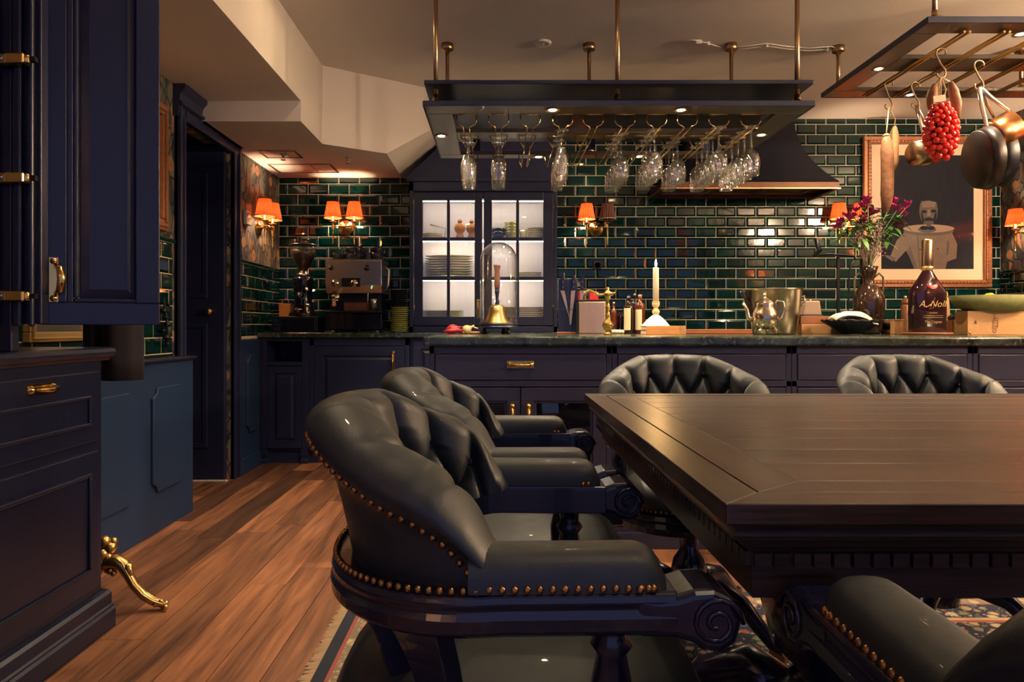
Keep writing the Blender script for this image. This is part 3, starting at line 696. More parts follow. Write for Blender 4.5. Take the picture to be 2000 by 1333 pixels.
# crockery on its shelves
def plate(name, r, h, mat, label, group, loc, cat='plate', sy=1.0):
    pr = [(.001, .004), (r*.6, .003), (r*.66, .006), (r*.96, h), (r, h+.002), (r*.98, h-.003), (r*.68, 0), (.001, 0)]
    return tag(MB().lathe(pr, n=28, sy=sy).build(name, mat, loc=loc), label, cat, group)
def stack(x, y, z, r, n, dz, mat, what, group, name='plate', cat='plate', sy=1.0):
    for k in range(n):
        plate(name, r, dz*.86, mat, '%s, %s from the bottom' % (what, ORD[k+1]), group, (x+random.uniform(-.003, .003), y, z+k*dz), cat, sy)
S1, S2, S0 = oz+gZ(464), oz+gZ(541), oz+gZ(621)
yy = YG+.105
stack(PX(877, YG+.1), yy, S2+.052, .175, 6, .018, M['porcelain'], 'oval cream platter in the middle left shelf stack', 'middle shelf platter stack', sy=.46)
stack(PX(877, YG+.1), yy, S2, .172, 3, .017, M['greenware'], 'oval green platter at the base of middle left stack', 'middle shelf green platters', sy=.46)
stack(PX(866, YG+.1), yy, S0, .150, 5, .0105, M['greenware'], 'yellow green plate on the cabinet floor, left pane', 'low yellow green plate stack', sy=.53)
stack(PX(1018, YG+.1), yy, S0, .172, 6, .013, M['porcelain'], 'white platter on the cabinet floor, right pane', 'low white platter stack', sy=.46)
stack(PX(1034, YG+.1), yy, S2, .09, 3, .013, M['porcelain'], 'cream plate on the middle right shelf', 'middle right plates', sy=.8)
stack(PX(845, YG+.1), yy, S1, .070, 3, .013, M['porcelain'], 'small cream dish on the upper left shelf', 'upper left dishes')
stack(PX(1048, YG+.1), yy, S1, .065, 6, .013, M['porcelain'], 'small cream saucer at right end of upper shelf', 'upper right saucers')
for k in range(4):
    tag(MB().lathe([(.001, 0), (.024, 0), (.045, .025), (.052, .055), (.049, .055), (.042, .027), (.001, .008)], n=24).build('rice_bowl', M['greenware'], loc=(PX(999, YG+.1), yy, S1+k*.022)), 'green glazed bowl nested on upper shelf, %s from the bottom' % ORD[k+1], 'bowl', 'nested green bowls')
for k in range(2):
    tag(MB().lathe([(.001, 0), (.03, 0), (.05, .03), (.052, .05), (.049, .05), (.046, .03), (.001, .008)], n=24).build('dark_bowl', M['cupglaze'], loc=(PX(973, YG+.08), yy-.012, S1+k*.026)), 'dark bowl on upper shelf left of the green bowls, %s from bottom' % ORD[k+1], 'bowl', 'dark bowls')
tag(MB().lathe([(.001, 0), (.02, 0), (.026, .03), (.03, .07), (.027, .07), (.022, .03), (.001, .006)], n=20).build('cream_cup', M['porcelain'], loc=(PX(1022, YG+.1), yy, S1)), 'small cream cup beside the nested green bowls', 'cup')
def gourd(px, label, s=1.0):
    t_ = thing('ceramic_hen', label, 'figurine', (PX(px, YG+.1), yy, S1), group='ceramic figurines')
    MB().lathe([(.001, 0), (.03, 0), (.028, .025), (.020, .04), (.036, .06), (.042, .08), (.034, .10), (.016, .115), (.001, .118)], n=20).xf(Matrix.Scale(s, 4)).build('body', M['orange_box'], t_)
    MB().lathe([(.001, .112), (.010, .115), (.018, .128), (.012, .142), (.001, .148)], n=14).xf(Matrix.Scale(s, 4)).build('knob', M['copper'], t_)
gourd(898, 'orange ceramic lidded jar on upper shelf, left one'); gourd(921, 'orange ceramic lidded jar on upper shelf, right one', .98)
tag(MB().tube([(-.06, 0, .1), (.05, -.01, .072)], [.006, .004], 8).tube([(.045, 0, .0), (.05, -.01, .072)], .004, 6).build('ladle', M['porcelain'], loc=(PX(858, YG+.1), yy-.05, S1)), 'pale ladle leaning left of the orange jars', 'ladle')

# extractor hood
YH = 4.80
hx0, hx1 = PX(1291, YH), PX(1640, YH)
hd = thing('extractor_hood', 'large dark bell-shaped extractor hood with copper rim', 'hood', ((hx0+hx1)/2, YB-.012, PZ(369, YH)))
hw = (hx1-hx0)/2; dep = YB-.012-YH
rim = MB(); rim.frame(-hw, hw, -dep, 0, .03, 0, .052, 'xy'); rim.build('rim', M['darkcopper'], hd, bevel=.004)
bt = MB(); bt.frame(-hw-.006, hw+.006, -dep-.006, 0, .012, .0, .008, 'xy'); bt.build('rim_bead', M['copper'], hd)
shell = MB(); nz = 12; v = []
for k in range(nz+1):
    t_ = k/nz; q = (1-math.cos(t_*pi*.5))**.9 if t_ > 0 else 0
    q = math.sin(t_*pi/2)**.62*.42+t_**2.2*.10
    q = .34*(1-(1-t_)**2.6)+.10*t_; z = .052+t_*.50
    x_ = hw*(1-q*1.0); d_ = dep*(1-q*.75)
    v += [(-x_, 0, z), (-x_, -d_, z), (x_, -d_, z), (x_, 0, z)]
f = [(k*4+i, k*4+(i+1) % 4, k*4+4+(i+1) % 4, k*4+4+i) for k in range(nz) for i in range(4)]
shell.add(v, f, True).build('canopy', M['hood'], hd)
MB().box(-hw*.56, hw*.56, -dep*.58, 0, .55, ZCEIL-PZ(369, YH)-.005).build('flue_housing', M['hood'], hd)
MB().box(-hw+.03, hw-.03, -dep+.03, -.0, .035, .045).build('underside', M['darkcopper'], hd)
for k in range(3):
    MB().frame(-hw+.06+k*.36, -hw+.06+k*.36+.35, -dep+.06, -.05, .02, .02, .034, 'xy').build('filter_frame', M['bronze'], hd)

# socket on the tiles, thermostat on the wallpaper
t_ = thing('wall_socket', 'small black square socket on the green tiles below the sconce', 'socket', (PX(1166, YB), YB-.009, PZ(519, YB)))
MB().box(-.032, .032, -.010, 0, -.032, .032).build('plate', M['iron'], t_, bevel=.003); MB().lathe([(.001, 0), (.019, 0), (.021, .006), (.024, .006), (.024, 0)], (0, -.010, 0), 20, Matrix.Rotation(R(90), 4, 'X')).build('outlet', M['blackgloss'], t_)
t_ = thing('thermostat', 'small white thermostat box on the wallpaper beside the doorway', 'thermostat', (XL, 4.40, 1.63))
MB().box(0, .022, -.04, .04, -.045, .045).build('case', M['white'], t_, bevel=.004); MB().box(.022, .024, -.025, .025, .0, .03).build('display', M['iron'], t_)
# ================================================================== ISLAND
YI = 2.855; IX0 = PX(838, YI); IX1 = 2.95; IYB = 4.05
tag(MB().box(PX(826, 2.83), IX1+.03, 2.83, IYB+.02, .848, ZT).build('island_worktop', M['marble'], bevel=.010, seg=3), 'long green marble island worktop behind the leather chairs', 'worktop')
bays = [(838, 1195), (1195, 1546), (1546, 1900), (1900, None)]
for k, (p0, p1) in enumerate(bays):
    x0 = PX(p0, YI); x1 = PX(p1, YI) if p1 else IX1
    lab = ['navy island cabinet left end with brass drawer pull above two doors', 'navy island cabinet behind the chair left of the pair by the wall',
           'navy island cabinet behind the right chair of the far pair', 'navy island cabinet at the right end past the far chairs'][k]
    u = thing('island_cabinet', lab, 'cabinet', ((x0+x1)/2, YI, 0), group='island cabinets')
    h_ = (x1-x0)/2-.001
    c_ = MB(); c_.box(-h_, h_, .05, IYB-YI, .09, .11); c_.box(-h_, -h_+.02, .022, IYB-YI, .09, .848); c_.box(h_-.02, h_, .022, IYB-YI, .09, .848)
    c_.box(-h_, h_, IYB-YI-.02, IYB-YI, .09, .848); c_.box(-h_, h_, .022, IYB-YI, .655, .67); c_.box(-h_, h_, .4, .42, .11, .66)
    c_.build('carcass', M['islandnavy'], u)
    ff = MB(); zt, zd = PZ(692, YI), PZ(744, YI)
    ff.box(-h_, h_, 0, .022, zt, .848); ff.box(-h_, h_, 0, .022, PZ(757, YI)+.002, zd); ff.box(-h_, -h_+.022, 0, .022, .09, .848); ff.box(h_-.022, h_, 0, .022, .09, .848)
    ff.build('face_frame', M['islandnavy'], u, bevel=.002)
    MB().box(-h_, h_, .0, .1, 0, .09).box(-h_, h_, -.010, 0, .0, .07).build('plinth', M['islandnavy'], u, bevel=.004)
    dr_ = MB().box(-h_+.024, h_-.024, -.003, .02, zd+.002, zt-.002).build('drawer', M['islandnavy'], u, bevel=.003)
    handle_h(MB(), 0, -.003, (zt+zd)/2+.012, .112, .030).build('drawer_pull', M['brass'], dr_)
    for s_ in (-1, 1):
        a, b = (-h_+.024, -.002) if s_ < 0 else (.002, h_-.024)
        d_ = panel_door(u, 'door', a, b, .10, PZ(758, YI), -.003, M['islandnavy'], .055, glass=True)
        handle_v(MB(), s_*.034, -.003, PZ(840, YI), PZ(788, YI)).build('handle', M['brass'], d_)

# ================================================================== GLASS RACK
RY0, RY1 = 2.94, 3.86
rx0, rx1 = PX(828, RY0), PX(1590, RY0)
rcx = (rx0+rx1)/2; hw = (rx1-rx0)/2
zlow, zup = PZ(207, RY0), PZ(164, RY0)
rk = thing('glass_rack', 'dark wooden glass rack with spotlights hanging above the island', 'rack', (rcx, (RY0+RY1)/2, zlow))
hd_ = (RY1-RY0)/2; th = .020
M['rackunder'] = simple('satin_rack_wood', (.055, .040, .028), .28, coat=.1, var=.2, vscale=5, stretch=(2, 30, 30))
fr = MB(); fw = .115
fr.box(-hw, hw, -hd_, -hd_+fw, 0, th); fr.box(-hw, hw, hd_-fw*.75, hd_, 0, th); fr.box(-hw, -hw+fw, -hd_+fw, hd_-fw*.75, 0, th); fr.box(hw-fw, hw, -hd_+fw, hd_-fw*.75, 0, th)
fr.build('lower_frame', M['rackunder'], rk, bevel=.003)
MB().box(-hw+fw, hw-fw, -.06, .05, 0, th).build('cross_bar', M['rackunder'], rk, bevel=.002)
MB().box(-hw-.004, hw+.004, -hd_-.006, -hd_, -.001, .022).box(-hw-.006, -hw, -hd_, hd_, -.001, .022).box(hw, hw+.006, -hd_, hd_, -.001, .022).build('edge_lip', M['navy'], rk, bevel=.002)
up = zup-zlow
MB().box(-hw, hw, -hd_, hd_, up, up+.018).build('upper_shelf', M['darkoak'], rk, bevel=.003)
for x_ in (-hw+.2, 0, hw-.2): MB().box(x_-.02, x_+.02, hd_-.06, hd_-.02, th, up).build('spacer', M['navy'], rk)
def rod(parent, x, y, z0, z1, base=True):
    p = MB(); p.cyl((x, y, z0), (x, y, z1), .0105, 12); p.cyl((x, y, z0), (x, y, z0+.05), .013, 12)
    q = p.build('hanging_rod', M['bronze'], parent)
    MB().lathe([(.001, 0), (.036, 0), (.036, .014), (.032, .017), (.018, .018), (.015, .03), (.001, .03)], (x, y, z0), 20).build('base_flange', M['bronze'], q)
    MB().lathe([(.001, 0), (.034, 0), (.034, -.030), (.030, -.034), (.015, -.036), (.012, -.05), (.001, -.05)], (x, y, z1), 20).build('ceiling_cup', M['bronze'], q)
for px in (851, 1206, 1557): rod(rk, PX(px, RY0+.07)-rcx, -hd_+.07, th, ZCEIL-zlow)
for px in (874, 1150, 1427): rod(rk, PX(px, 3.83)-rcx, hd_-.04, th, ZCEIL-zlow)
def puck(parent, x, y, power=1.0, tilt=0):
    q = MB().lathe([(.020, .004), (.033, .0), (.033, -.004), (.024, -.005), (.020, -.002), (.020, .004)], (x, y, 0), 20).build('spotlight', M['bronze'], parent)
    MB().lathe([(.001, -.003), (.0165, -.003), (.0165, -.002), (.001, -.002)], (x, y, 0), 16).build('lens', M['spotlens'], q)
    light('spot_beam', 'SPOT', (x, y, -.010), RACK_W*power, WARM2, .016, (0, 0, 0), R(125), .75, parent=parent)
for px, py in ((862, 265), (1080, 212), (1332, 212), (1487, 263), (1052, 306), (1248, 305)):
    Y = (zlow-ZC)*F/(VY-py); puck(rk, PX(px, Y)-rcx, min(hd_-.035, max(-hd_+.05, Y-(RY0+RY1)/2)))
# wire rails and the glasses on them
rowpx = [911, 974, 1036, 1099, 1159, 1221, 1283, 1343, 1405, 1467]
rows_n = [2, 2, 0, 4, 0, 4, 4, 3, 5, 5]
zr = -.062
for r_, px in enumerate(rowpx):
    x = PX(px, 3.05)-rcx; m = MB(); ya, yb_ = -hd_+.115, hd_-.05
    m.tube([(x-.046, ya, .0), (x+.046, ya, .0)], .0032, 6)
    for s_ in (-1, 1):
        m.tube([(x+s_*.044, ya, 0), (x+s_*.044, ya, -.032), (x+s_*.036, ya, -.046), (x+s_*.016, ya, zr+.006), (x+s_*.014, ya+.01, zr), (x+s_*.014, yb_-.06, zr), (x+s_*.016, yb_-.04, zr-.008), (x+s_*.024, yb_-.04, zr+.012), (x+s_*.03, yb_-.04, 0)], .0026, 6)
    for yq in (-.005,): m.tube([(x-.046, yq, 0), (x+.046, yq, 0)], .003, 6).tube([(x-.044, yq, 0), (x-.03, yq, -.04), (x-.016, yq, zr)], .0024, 6).tube([(x+.044, yq, 0), (x+.03, yq, -.04), (x+.016, yq, zr)], .0024, 6)
    m.build('wire_rail', M['brass'], rk)
def glass_prof(kind):
    if kind == 'flute': o = [(.030, 0), (.031, -.002), (.012, -.007), (.0042, -.014), (.0038, -.060), (.006, -.068), (.018, -.082), (.027, -.11), (.030, -.14), (.029, -.19), (.0265, -.225)]
    elif kind == 'tulip': o = [(.032, 0), (.033, -.002), (.012, -.008), (.0045, -.016), (.004, -.060), (.007, -.070), (.024, -.086), (.035, -.115), (.037, -.145), (.034, -.185), (.030, -.222)]
    else: o = [(.034, 0), (.035, -.002), (.012, -.008), (.0042, -.016), (.0038, -.090), (.006, -.098), (.020, -.108), (.033, -.128), (.0385, -.155), (.0375, -.185), (.033, -.218)]
    inn = [(r_-.0013, z) for r_, z in reversed(o[6:])]; inn[-1] = (max(.001, inn[-1][0]), inn[-1][1])
    return [(.0005, .0005)]+o+inn+[(.0005, o[6][1]-.006)]
GM = {k: MB().lathe(glass_prof(k), n=22).mesh(k+'_glass', M['cutglass']) for k in ('flute', 'tulip', 'wine')}
for r_, (px, n) in enumerate(zip(rowpx, rows_n)):
    kind = 'tulip' if r_ < 2 else ('flute' if r_ == 3 else 'wine')
    for k in range(n):
        y0 = {0: 3.24, 1: 3.24, 3: 3.10, 5: 3.16, 6: 3.10, 7: 3.22, 8: 3.06, 9: 3.05}[r_]
        o = bpy.data.objects.new('%s_glass' % ('champagne' if kind == 'flute' else 'wine'), GM[kind]); col.objects.link(o)
        o.location = (PX(px, 3.05), y0+k*.083, zlow+zr+.0035); o.rotation_euler = (0, 0, random.uniform(0, 6))
        tag(o, '%s hanging upside down in rack row %s from left, %s from the front' % ('slim flute' if kind == 'flute' else ('tulip glass' if kind == 'tulip' else 'round wine glass'), ORD[r_+1], ORD[k+1]), 'glass', 'stemmed glasses hanging in the rack')

# ================================================================== POT RACK
PY0, PY1 = 2.94, 3.90; zp = PZ(190.6, PY1)
px0, px1 = 1.855, 3.15
pk = thing('pot_rack', 'dark hanging pot rack with spotlights and brass rods at upper right', 'rack', ((px0+px1)/2, (PY0+PY1)/2, zp))
pcx, pcy = (px0+px1)/2, (PY0+PY1)/2; hw2, hd2 = (px1-px0)/2, (PY1-PY0)/2
fr = MB(); fr.frame(-hw2, hw2, -hd2, hd2, .11, 0, .022, 'xy'); fr.build('frame', M['rackunder'], pk, bevel=.003)
MB().box(-hw2+.11, hw2-.11, -.085, .085, 0, .022).build('cross_bar', M['rackunder'], pk, bevel=.003)
MB().frame(-hw2-.006, hw2+.006, -hd2-.006, hd2+.006, .006, -.001, .026, 'xy').build('edge_lip', M['navy'], pk, bevel=.002)
def prod(x): return MB().cyl((x-.012, -hd2+.06, -.012), (x-.012, hd2-.06, -.012), .006, 8).cyl((x+.012, -hd2+.06, -.012), (x+.012, hd2-.06, -.012), .006, 8)
RODX = [-hw2+.21, -hw2+.385, -hw2+.56, -hw2+.735, -hw2+.91]
for x_ in RODX: prod(x_).build('hanging_bar', M['agedbrass'], pk)
rod(pk, PX(1639, 3.84)-pcx, hd2-.05, .022, ZCEIL-zp); rod(pk, PX(1827, 2.98)-pcx, -hd2+.045, .022, ZCEIL-zp); rod(pk, .45, hd2-.05, .022, ZCEIL-zp); rod(pk, .45, -hd2+.045, .022, ZCEIL-zp)
for px, py in ((1716, 134), (1768, 190), (1993, 66)):
    Y = (zp-ZC)*F/(VY-py); puck(pk, max(-hw2+.055, PX(px, Y)-pcx), min(hd2-.05, max(-hd2+.05, Y-pcy)), .8)

# ================================================================== CHAIRS
AX, AY = .185, .238
def lerp_tab(tab, x):
    for (a, b), (c, d) in zip(tab, tab[1:]):
        if x <= c: t_ = (x-a)/(c-a); return b+(d-b)*t_
    return tab[-1][1]
HT = [(0, .826), (26, .822), (42, .797), (56, .775), (66, .764), (74, .748), (81, .722), (87, .695), (92, .674)]
def plan(a):
    """a in degrees along the horseshoe; beyond 90 the arm runs straight forward"""
    s_ = 1 if a >= 0 else -1; q = abs(a)
    if q <= 90: return Vector((-AX*math.cos(R(q)), s_*AY*math.sin(R(q)), 0)), Vector((-math.cos(R(q))/AX, s_*math.sin(R(q))/AY, 0)).normalized()
    e = (q-90)*.004; return Vector((e, s_*(AY-e*.03), 0)), Vector((.0, s_, 0))
def zrail(a): return 0.612+.026*min(1, max(0, (abs(a)-10)/80.0))
def make_chair():
    c = thing('captains_chair', 'x', 'chair', (0, 0, 0), 0, 'tufted leather captain chairs around the table')
    A = [a for a in range(-92, 93, 1)]
    # arc length table
    arc = [0.0]
    for i in range(1, len(A)): arc.append(arc[-1]+(plan(A[i])[0]-plan(A[i-1])[0]).length)
    mid = arc[A.index(0)]; arc = [x-mid for x in arc]
    pu, rowh, d0 = .092, .070, .062
    def groove(x, w): fr_ = abs(x-round(x)); return 1-math.exp(-(fr_/w)**1.1)
    def tuft(u, d, q):
        aa = u/pu; bb = (d-d0)/rowh
        if bb >= 0:
            p_, q_ = aa+bb/2, aa-bb/2
            h_ = .5*math.sqrt(abs(math.sin(pi*p_)*math.sin(pi*q_)))+.5*groove(p_, .07)*groove(q_, .07)
        else:
            h_ = .45*abs(math.sin(pi*aa))**.7+.55*groove(aa, .07); h_ = h_+(1-h_)*min(1, max(0, -bb))**2*.6
        fade = min(1, max(0, (84-q)/10.0)); return 1-(1-h_)*fade
    NP = 30
    v = []
    rows = []
    for i, a in enumerate(A):
        p, n = plan(a); q = abs(a); H = lerp_tab(HT, q); z0 = zrail(a)+.004
        Lm = .052*math.cos(R(min(q, 90)))+.018*math.sin(R(min(q, 90)))*(H-z0)/.2
        rr_ = .031 if q < 70 else .031-.006*(q-70)/22
        zt = H-rr_; prof = []
        def lean(z): return Lm*max(0, (z-z0)/.225)**1.2
        for k in range(NP):           # inner tufted face, bottom to top
            z = z0+(zt-z0)*k/(NP-1); d = H-z
            o = -.046+lean(z)-.037*tuft(arc[i], d, q)+.014
            prof.append((o, z))
        oc = lean(zt)-.012-.002
        inner = prof[-1][0]; outer = oc+.042
        cx = (inner+outer)/2; rx = (outer-inner)/2
        aa = arc[i]/pu; pl_ = .13*math.exp(-(abs(aa-round(aa))/.09)**1.2)*min(1, max(0, (80-q)/12.0))
        for k in range(1, 12):        # rolled top with pleats
            b = pi-pi*k/12; pk_ = 1-pl_*max(0, math.cos(b*.5+.1)-.25 if b < pi else 0)-pl_*.5*math.sin(b); prof.append((cx+rx*math.cos(b), zt+rr_*math.sin(b)*pk_))
        for k in range(0, 12):        # outer face: roll, waist, flat outside
            t_ = k/11; z = zt-(zt-z0)*t_
            bul = .020*math.exp(-((t_-.02)/.20)**2) if q < 91 else 0
            prof.append((lean(z)+.008+bul, z))
        rows.append([(p.x+n.x*o, p.y+n.y*o, z) for o, z in prof])
    m = MB(); n_ = len(rows[0]); vv = [x for r_ in rows for x in r_]
    ff = [(i*n_+j, i*n_+j+1, (i+1)*n_+j+1, (i+1)*n_+j) for i in range(len(rows)-1) for j in range(n_-1)]
    m.add(vv, ff, True)
    o_ = len(m.v)
    for r_ in (rows[0], rows[-1]):    # close the wing ends with a rounded cap
        k0 = len(m.v); cen = Vector((0, 0, 0))
        for x in r_: cen += Vector(x)
        cen /= len(r_); m.v += [tuple(x) for x in r_]+[(cen.x+.012, cen.y, cen.z)]
        for j in range(n_-1): m.f.append((k0+j, k0+j+1, k0+n_)); m.sm.append(True)
    back = m.build('backrest', M['leather'], c)
    # buttons
    for row_ in range(3):
        for k in range(-5, 6):
            u_ = (k+(.5 if row_ % 2 else 0))*pu
            if abs(u_) > arc[A.index(76)]: continue
            i = min(range(len(A)), key=lambda j: abs(arc[j]-u_)); q = abs(A[i]); H = lerp_tab(HT, q); z = H-d0-row_*rowh
            if z < zrail(A[i])+.03: continue
            n = plan(A[i])[1]; r_ = rows[i]
            j = min(range(NP), key=lambda j_: abs(r_[j_][2]-z)); x = Vector(r_[j])
            MB().sphere(x-n*.002, .0075, 10, 6, (1, 1, 1)).build('button', M['leather'], back)
    # nailheads
    nl = MB()
    def nail(p, n, r_=.0046): nl.sphere(p, r_, 6, 4)
    def walk(a0, a1, off, zf, step=.0125):
        acc = 0; prev = None; a = a0
        while a <= a1:
            p, n = plan(a); x = p+n*off(a); x.z = zf(a)
            if prev is None or (x-prev).length >= step: nail(x, n); prev = x
            a += .4
    walk(-130, 130, lambda a: .031 if abs(a) > 90 else .0295, lambda a: zrail(a)+.013+.0015)
    for s_ in (-1, 1):               # diagonal line under the roll on the outside
        prev = None; a = 18
        while a < 91:
            p, n = plan(s_*a); H = lerp_tab(HT, a); t_ = max(0, (a-18)/73); z0 = zrail(a)+.004
            z = H-.042-.018*t_; z = max(z, z0+.01)
            Lm = .052*math.cos(R(a))+.018*math.sin(R(a))*(H-z0)/.2; zt = H-.031
            tt = (zt-z)/(zt-z0); o = Lm*max(0, (z-z0)/.225)**1.2+.008+.020*math.exp(-((tt-.02)/.20)**2)
            x = p+n*(o+.001); x.z = z
            if prev is None or (x-prev).length >= .0125: nail(x, n); prev = x
            a += .4
    # wooden rail
    path = []; nr = []
    for a in list(range(-136, 137, 4)): p, n = plan(a); path.append((p.x, p.y, zrail(a))); nr.append((n.x, n.y))
    rp = [(-.046, -.034), (.028, -.034), (.036, -.028), (.037, -.014), (.033, -.006), (.036, .002), (.033, .009), (.028, .011), (-.046, .011)]
    MB().sweep(path, rp, nr).build('arm_rail', M['blackwood'], c, bevel=.002)
    for s_ in (-1, 1):
        zr_ = zrail(100)
        sil = [(x_-.024, zr_+z_) for x_, z_ in ((.165, .010), (.190, .006), (.206, .007), (.225, .013), (.245, .014), (.265, .005), (.274, -.016), (.268, -.040), (.252, -.051), (.234, -.048), (.222, -.040), (.205, -.035), (.165, -.034))]
        yc = s_*(AY-.004)
        sc_ = MB().prism(sil, 'xz', yc-.035, yc+.035).build('arm_scroll', M['blackwood'], c, bevel=.008, seg=3)
        for so in (-1, 1):
            sp_ = []
            for k in range(26): b = k/25*3.6*pi; r_ = .027*(1-k/29); sp_.append((.222+r_*math.cos(b), yc+so*.0355, zr_-.019+r_*math.sin(b)))
            MB().tube(sp_, .0028, 5).build('volute', M['blackwood'], sc_)
        # arm pad
        pad = MB()
        def pf(u_, w_):
            x = -.028+u_*.205; e = min(1, max(0, (1-u_)/.16)); k = math.sqrt(max(0, 1-(1-e)**2)) if e < 1 else 1
            b = pi*w_; yy_ = .036*math.copysign(abs(math.cos(b))**.75, math.cos(b))*(.55+.45*k); zz_ = .040*max(0, math.sin(b))**.7*(.25+.75*k)
            cy = s_*(AY-max(0, x)*.03-.004)
            return (x, cy+yy_, zr_+.010+zz_*(1.0 if x > .02 else 1.0))
        pad.grid(pf, 22, 14); pad.build('arm_pad', M['leather'], c)
        for k in range(9): nail(Vector((.150+.024*math.cos(-pi/2+pi*k/8)-.004, s_*(AY-.008)+.036*math.sin(-pi/2+pi*k/8), zr_+.014)), None)
        # turned front post
        MB().lathe([(.020, 0), (.022, .015), (.016, .025), (.021, .035), (.014, .05), (.020, .10), (.022, .14), (.016, .17), (.023, .18), (.016, .19), (.018, .21), (.024, zr_-.034-.395), (.001, zr_-.034-.395)], (.125, s_*(AY-.022), .395), 16).build('front_post', M['blackwood'], c)
        MB().box(.09, .16, s_*.245-.035, s_*.245+.035, .355, .405).build('corner_block', M['blackwood'], c, bevel=.006)
    for a in (-62, -26, 26, 62):      # curved back supports
        p, n = plan(a); z1 = zrail(a)-.030; w = Vector((-n.y, n.x, 0))*.038; pts = []
        mm = MB(); vv = []
        for k in range(9):
            t_ = k/8; z = .37+(z1-.37)*t_; off = -.035*(1-t_)-.028*math.sin(pi*t_)
            cc = p+n*off; wk = w*(1-.35*math.sin(pi*t_))
            for e, g_ in ((-1, -.014), (1, -.014), (1, .014), (-1, .014)): x = cc+wk*e+n*g_; vv.append((x.x, x.y, z))
        mm.add(vv, [(k*4+i, k*4+(i+1) % 4, k*4+4+(i+1) % 4, k*4+4+i) for k in range(8) for i in range(4)]+[(3, 2, 1, 0), (32, 33, 34, 35)], False)
        mm.build('back_post', M['blackwood'], c, bevel=.003)
    nl.build('nailhead_trim', M['nail'], c)['kind'] = 'stuff'
    # seat
    def se(a, r_, k=2.6): ca, sa = math.cos(a), math.sin(a); return (.030+r_*math.copysign(abs(ca)**(2/k), ca)*1.03, r_*math.copysign(abs(sa)**(2/k), sa))
    st = MB(); sp_ = [(.0, .498), (.08, .497), (.15, .492), (.20, .483), (.226, .468), (.236, .448), (.234, .425), (.228, .408), (.0, .408)]
    st.grid(lambda u_, w_: (*se(2*pi*u_, max(1e-4, sp_[int(round(w_*8))][0])), sp_[int(round(w_*8))][1]), 48, 8, True, True)
    st.build('seat', M['leather'], c)
    sn = MB()
    for k in range(96): x, y = se(2*pi*k/96, .2335); sn.sphere((x, y, .419), .0042, 6, 4)
    sn.build('seat_nailhead_trim', M['nail'], c)['kind'] = 'stuff'
    fm = MB(); fp = [(.0, .408), (.238, .408), (.243, .398), (.236, .388), (.242, .376), (.238, .358), (.0, .356)]
    fm.grid(lambda u_, w_: (*se(2*pi*u_, max(1e-4, fp[int(round(w_*6))][0])), fp[int(round(w_*6))][1]), 48, 6, False, True)
    fm.build('seat_frame', M['blackwood'], c)
    MB().lathe([(.001, .36), (.07, .36), (.07, .34), (.03, .33), (.026, .25), (.045, .22), (.052, .19), (.045, .15), (.055, .13), (.05, .09), (.02, .075), (.001, .075)], (.02, 0, 0), 20).build('swivel_column', M['blackwood'], c)
    for k in range(4):
        b = R(45+90*k); dx, dy = math.cos(b), math.sin(b)
        P = [(.04, .14), (.10, .155), (.17, .135), (.225, .085), (.262, .052), (.292, .048)]
        lg = MB().tube([(.02+r_*dx, r_*dy, z) for r_, z in P], [.030, .028, .025, .021, .018, .016], 8, flat=1.0).build('leg', M['blackwood'], c)
        MB().cyl((.02+.275*dx-dy*.010, .275*dy+dx*.010, .026), (.02+.275*dx+dy*.010, .275*dy-dx*.010, .026), .0225, 14).build('caster', M['agedbrass'], lg)
    return c
RUGZ = .012
ch = make_chair(); ch.location = (-.002, .955, RUGZ); ch['label'] = 'green tufted leather chair nearest the viewer, left of the table'
dup(ch, (-.002, 1.525, RUGZ), 0, 'green tufted leather chair second along the left table side')
dup(ch, (.575, 2.07, RUGZ), R(-93), 'green tufted leather chair on the far table side, left one')
dup(ch, (1.325, 2.07, RUGZ), R(-88), 'green tufted leather chair on the far table side, right one')
dup(ch, (.570, .480, RUGZ), R(90), 'green tufted leather chair cut off at the lower right corner')

# ================================================================== TABLE
tx0, tx1, ty0, ty1, tz = .232, 2.75, .692, 1.83, .750
tb = thing('dining_table', 'long dark oak dining table with plank top', 'table', ((tx0+tx1)/2, (ty0+ty1)/2, 0), R(.0))
cx, cy = (tx0+tx1)/2, (ty0+ty1)/2; a, b = (tx1-tx0)/2, (ty1-ty0)/2
def bar(m, poly, z0=tz-.022, z1=tz): return m.prism(poly, 'xy', z0, z1)
o1, g1, i1 = .050, .0035, .115
pieces = []
for (P, mat) in (([(-a, -b), (a, -b), (a-o1, -b+o1), (-a+o1, -b+o1)], 'table_x'), ([(-a, b), (-a+o1, b-o1), (a-o1, b-o1), (a, b)], 'table_x'), ([(-a, -b), (-a+o1, -b+o1), (-a+o1, b-o1), (-a, b)], 'table_y'), ([(a, -b), (a, b), (a-o1, b-o1), (a-o1, -b+o1)], 'table_y')):
    bar(MB(), P).build('edge_board', M[mat], tb, bevel=.0015)
c1 = o1+g1; w2 = .066
for (P, mat) in (([(-a+c1, -b+c1), (a-c1, -b+c1), (a-c1-w2, -b+c1+w2*.8), (-a+c1+w2, -b+c1+w2*.8)], 'table_x'), ([(-a+c1, b-c1), (-a+c1+w2, b-c1-w2*.8), (a-c1-w2, b-c1-w2*.8), (a-c1, b-c1)], 'table_x'),
                 ([(-a+c1, -b+c1), (-a+c1+w2, -b+c1+w2*.8), (-a+c1+w2, b-c1-w2*.8), (-a+c1, b-c1)], 'table_y'), ([(a-c1, -b+c1), (a-c1, b-c1), (a-c1-w2, b-c1-w2*.8), (a-c1-w2, -b+c1+w2*.8)], 'table_y')):
    bar(MB(), P, tz-.022, tz-.0008).build('border_board', M[mat], tb, bevel=.0008)
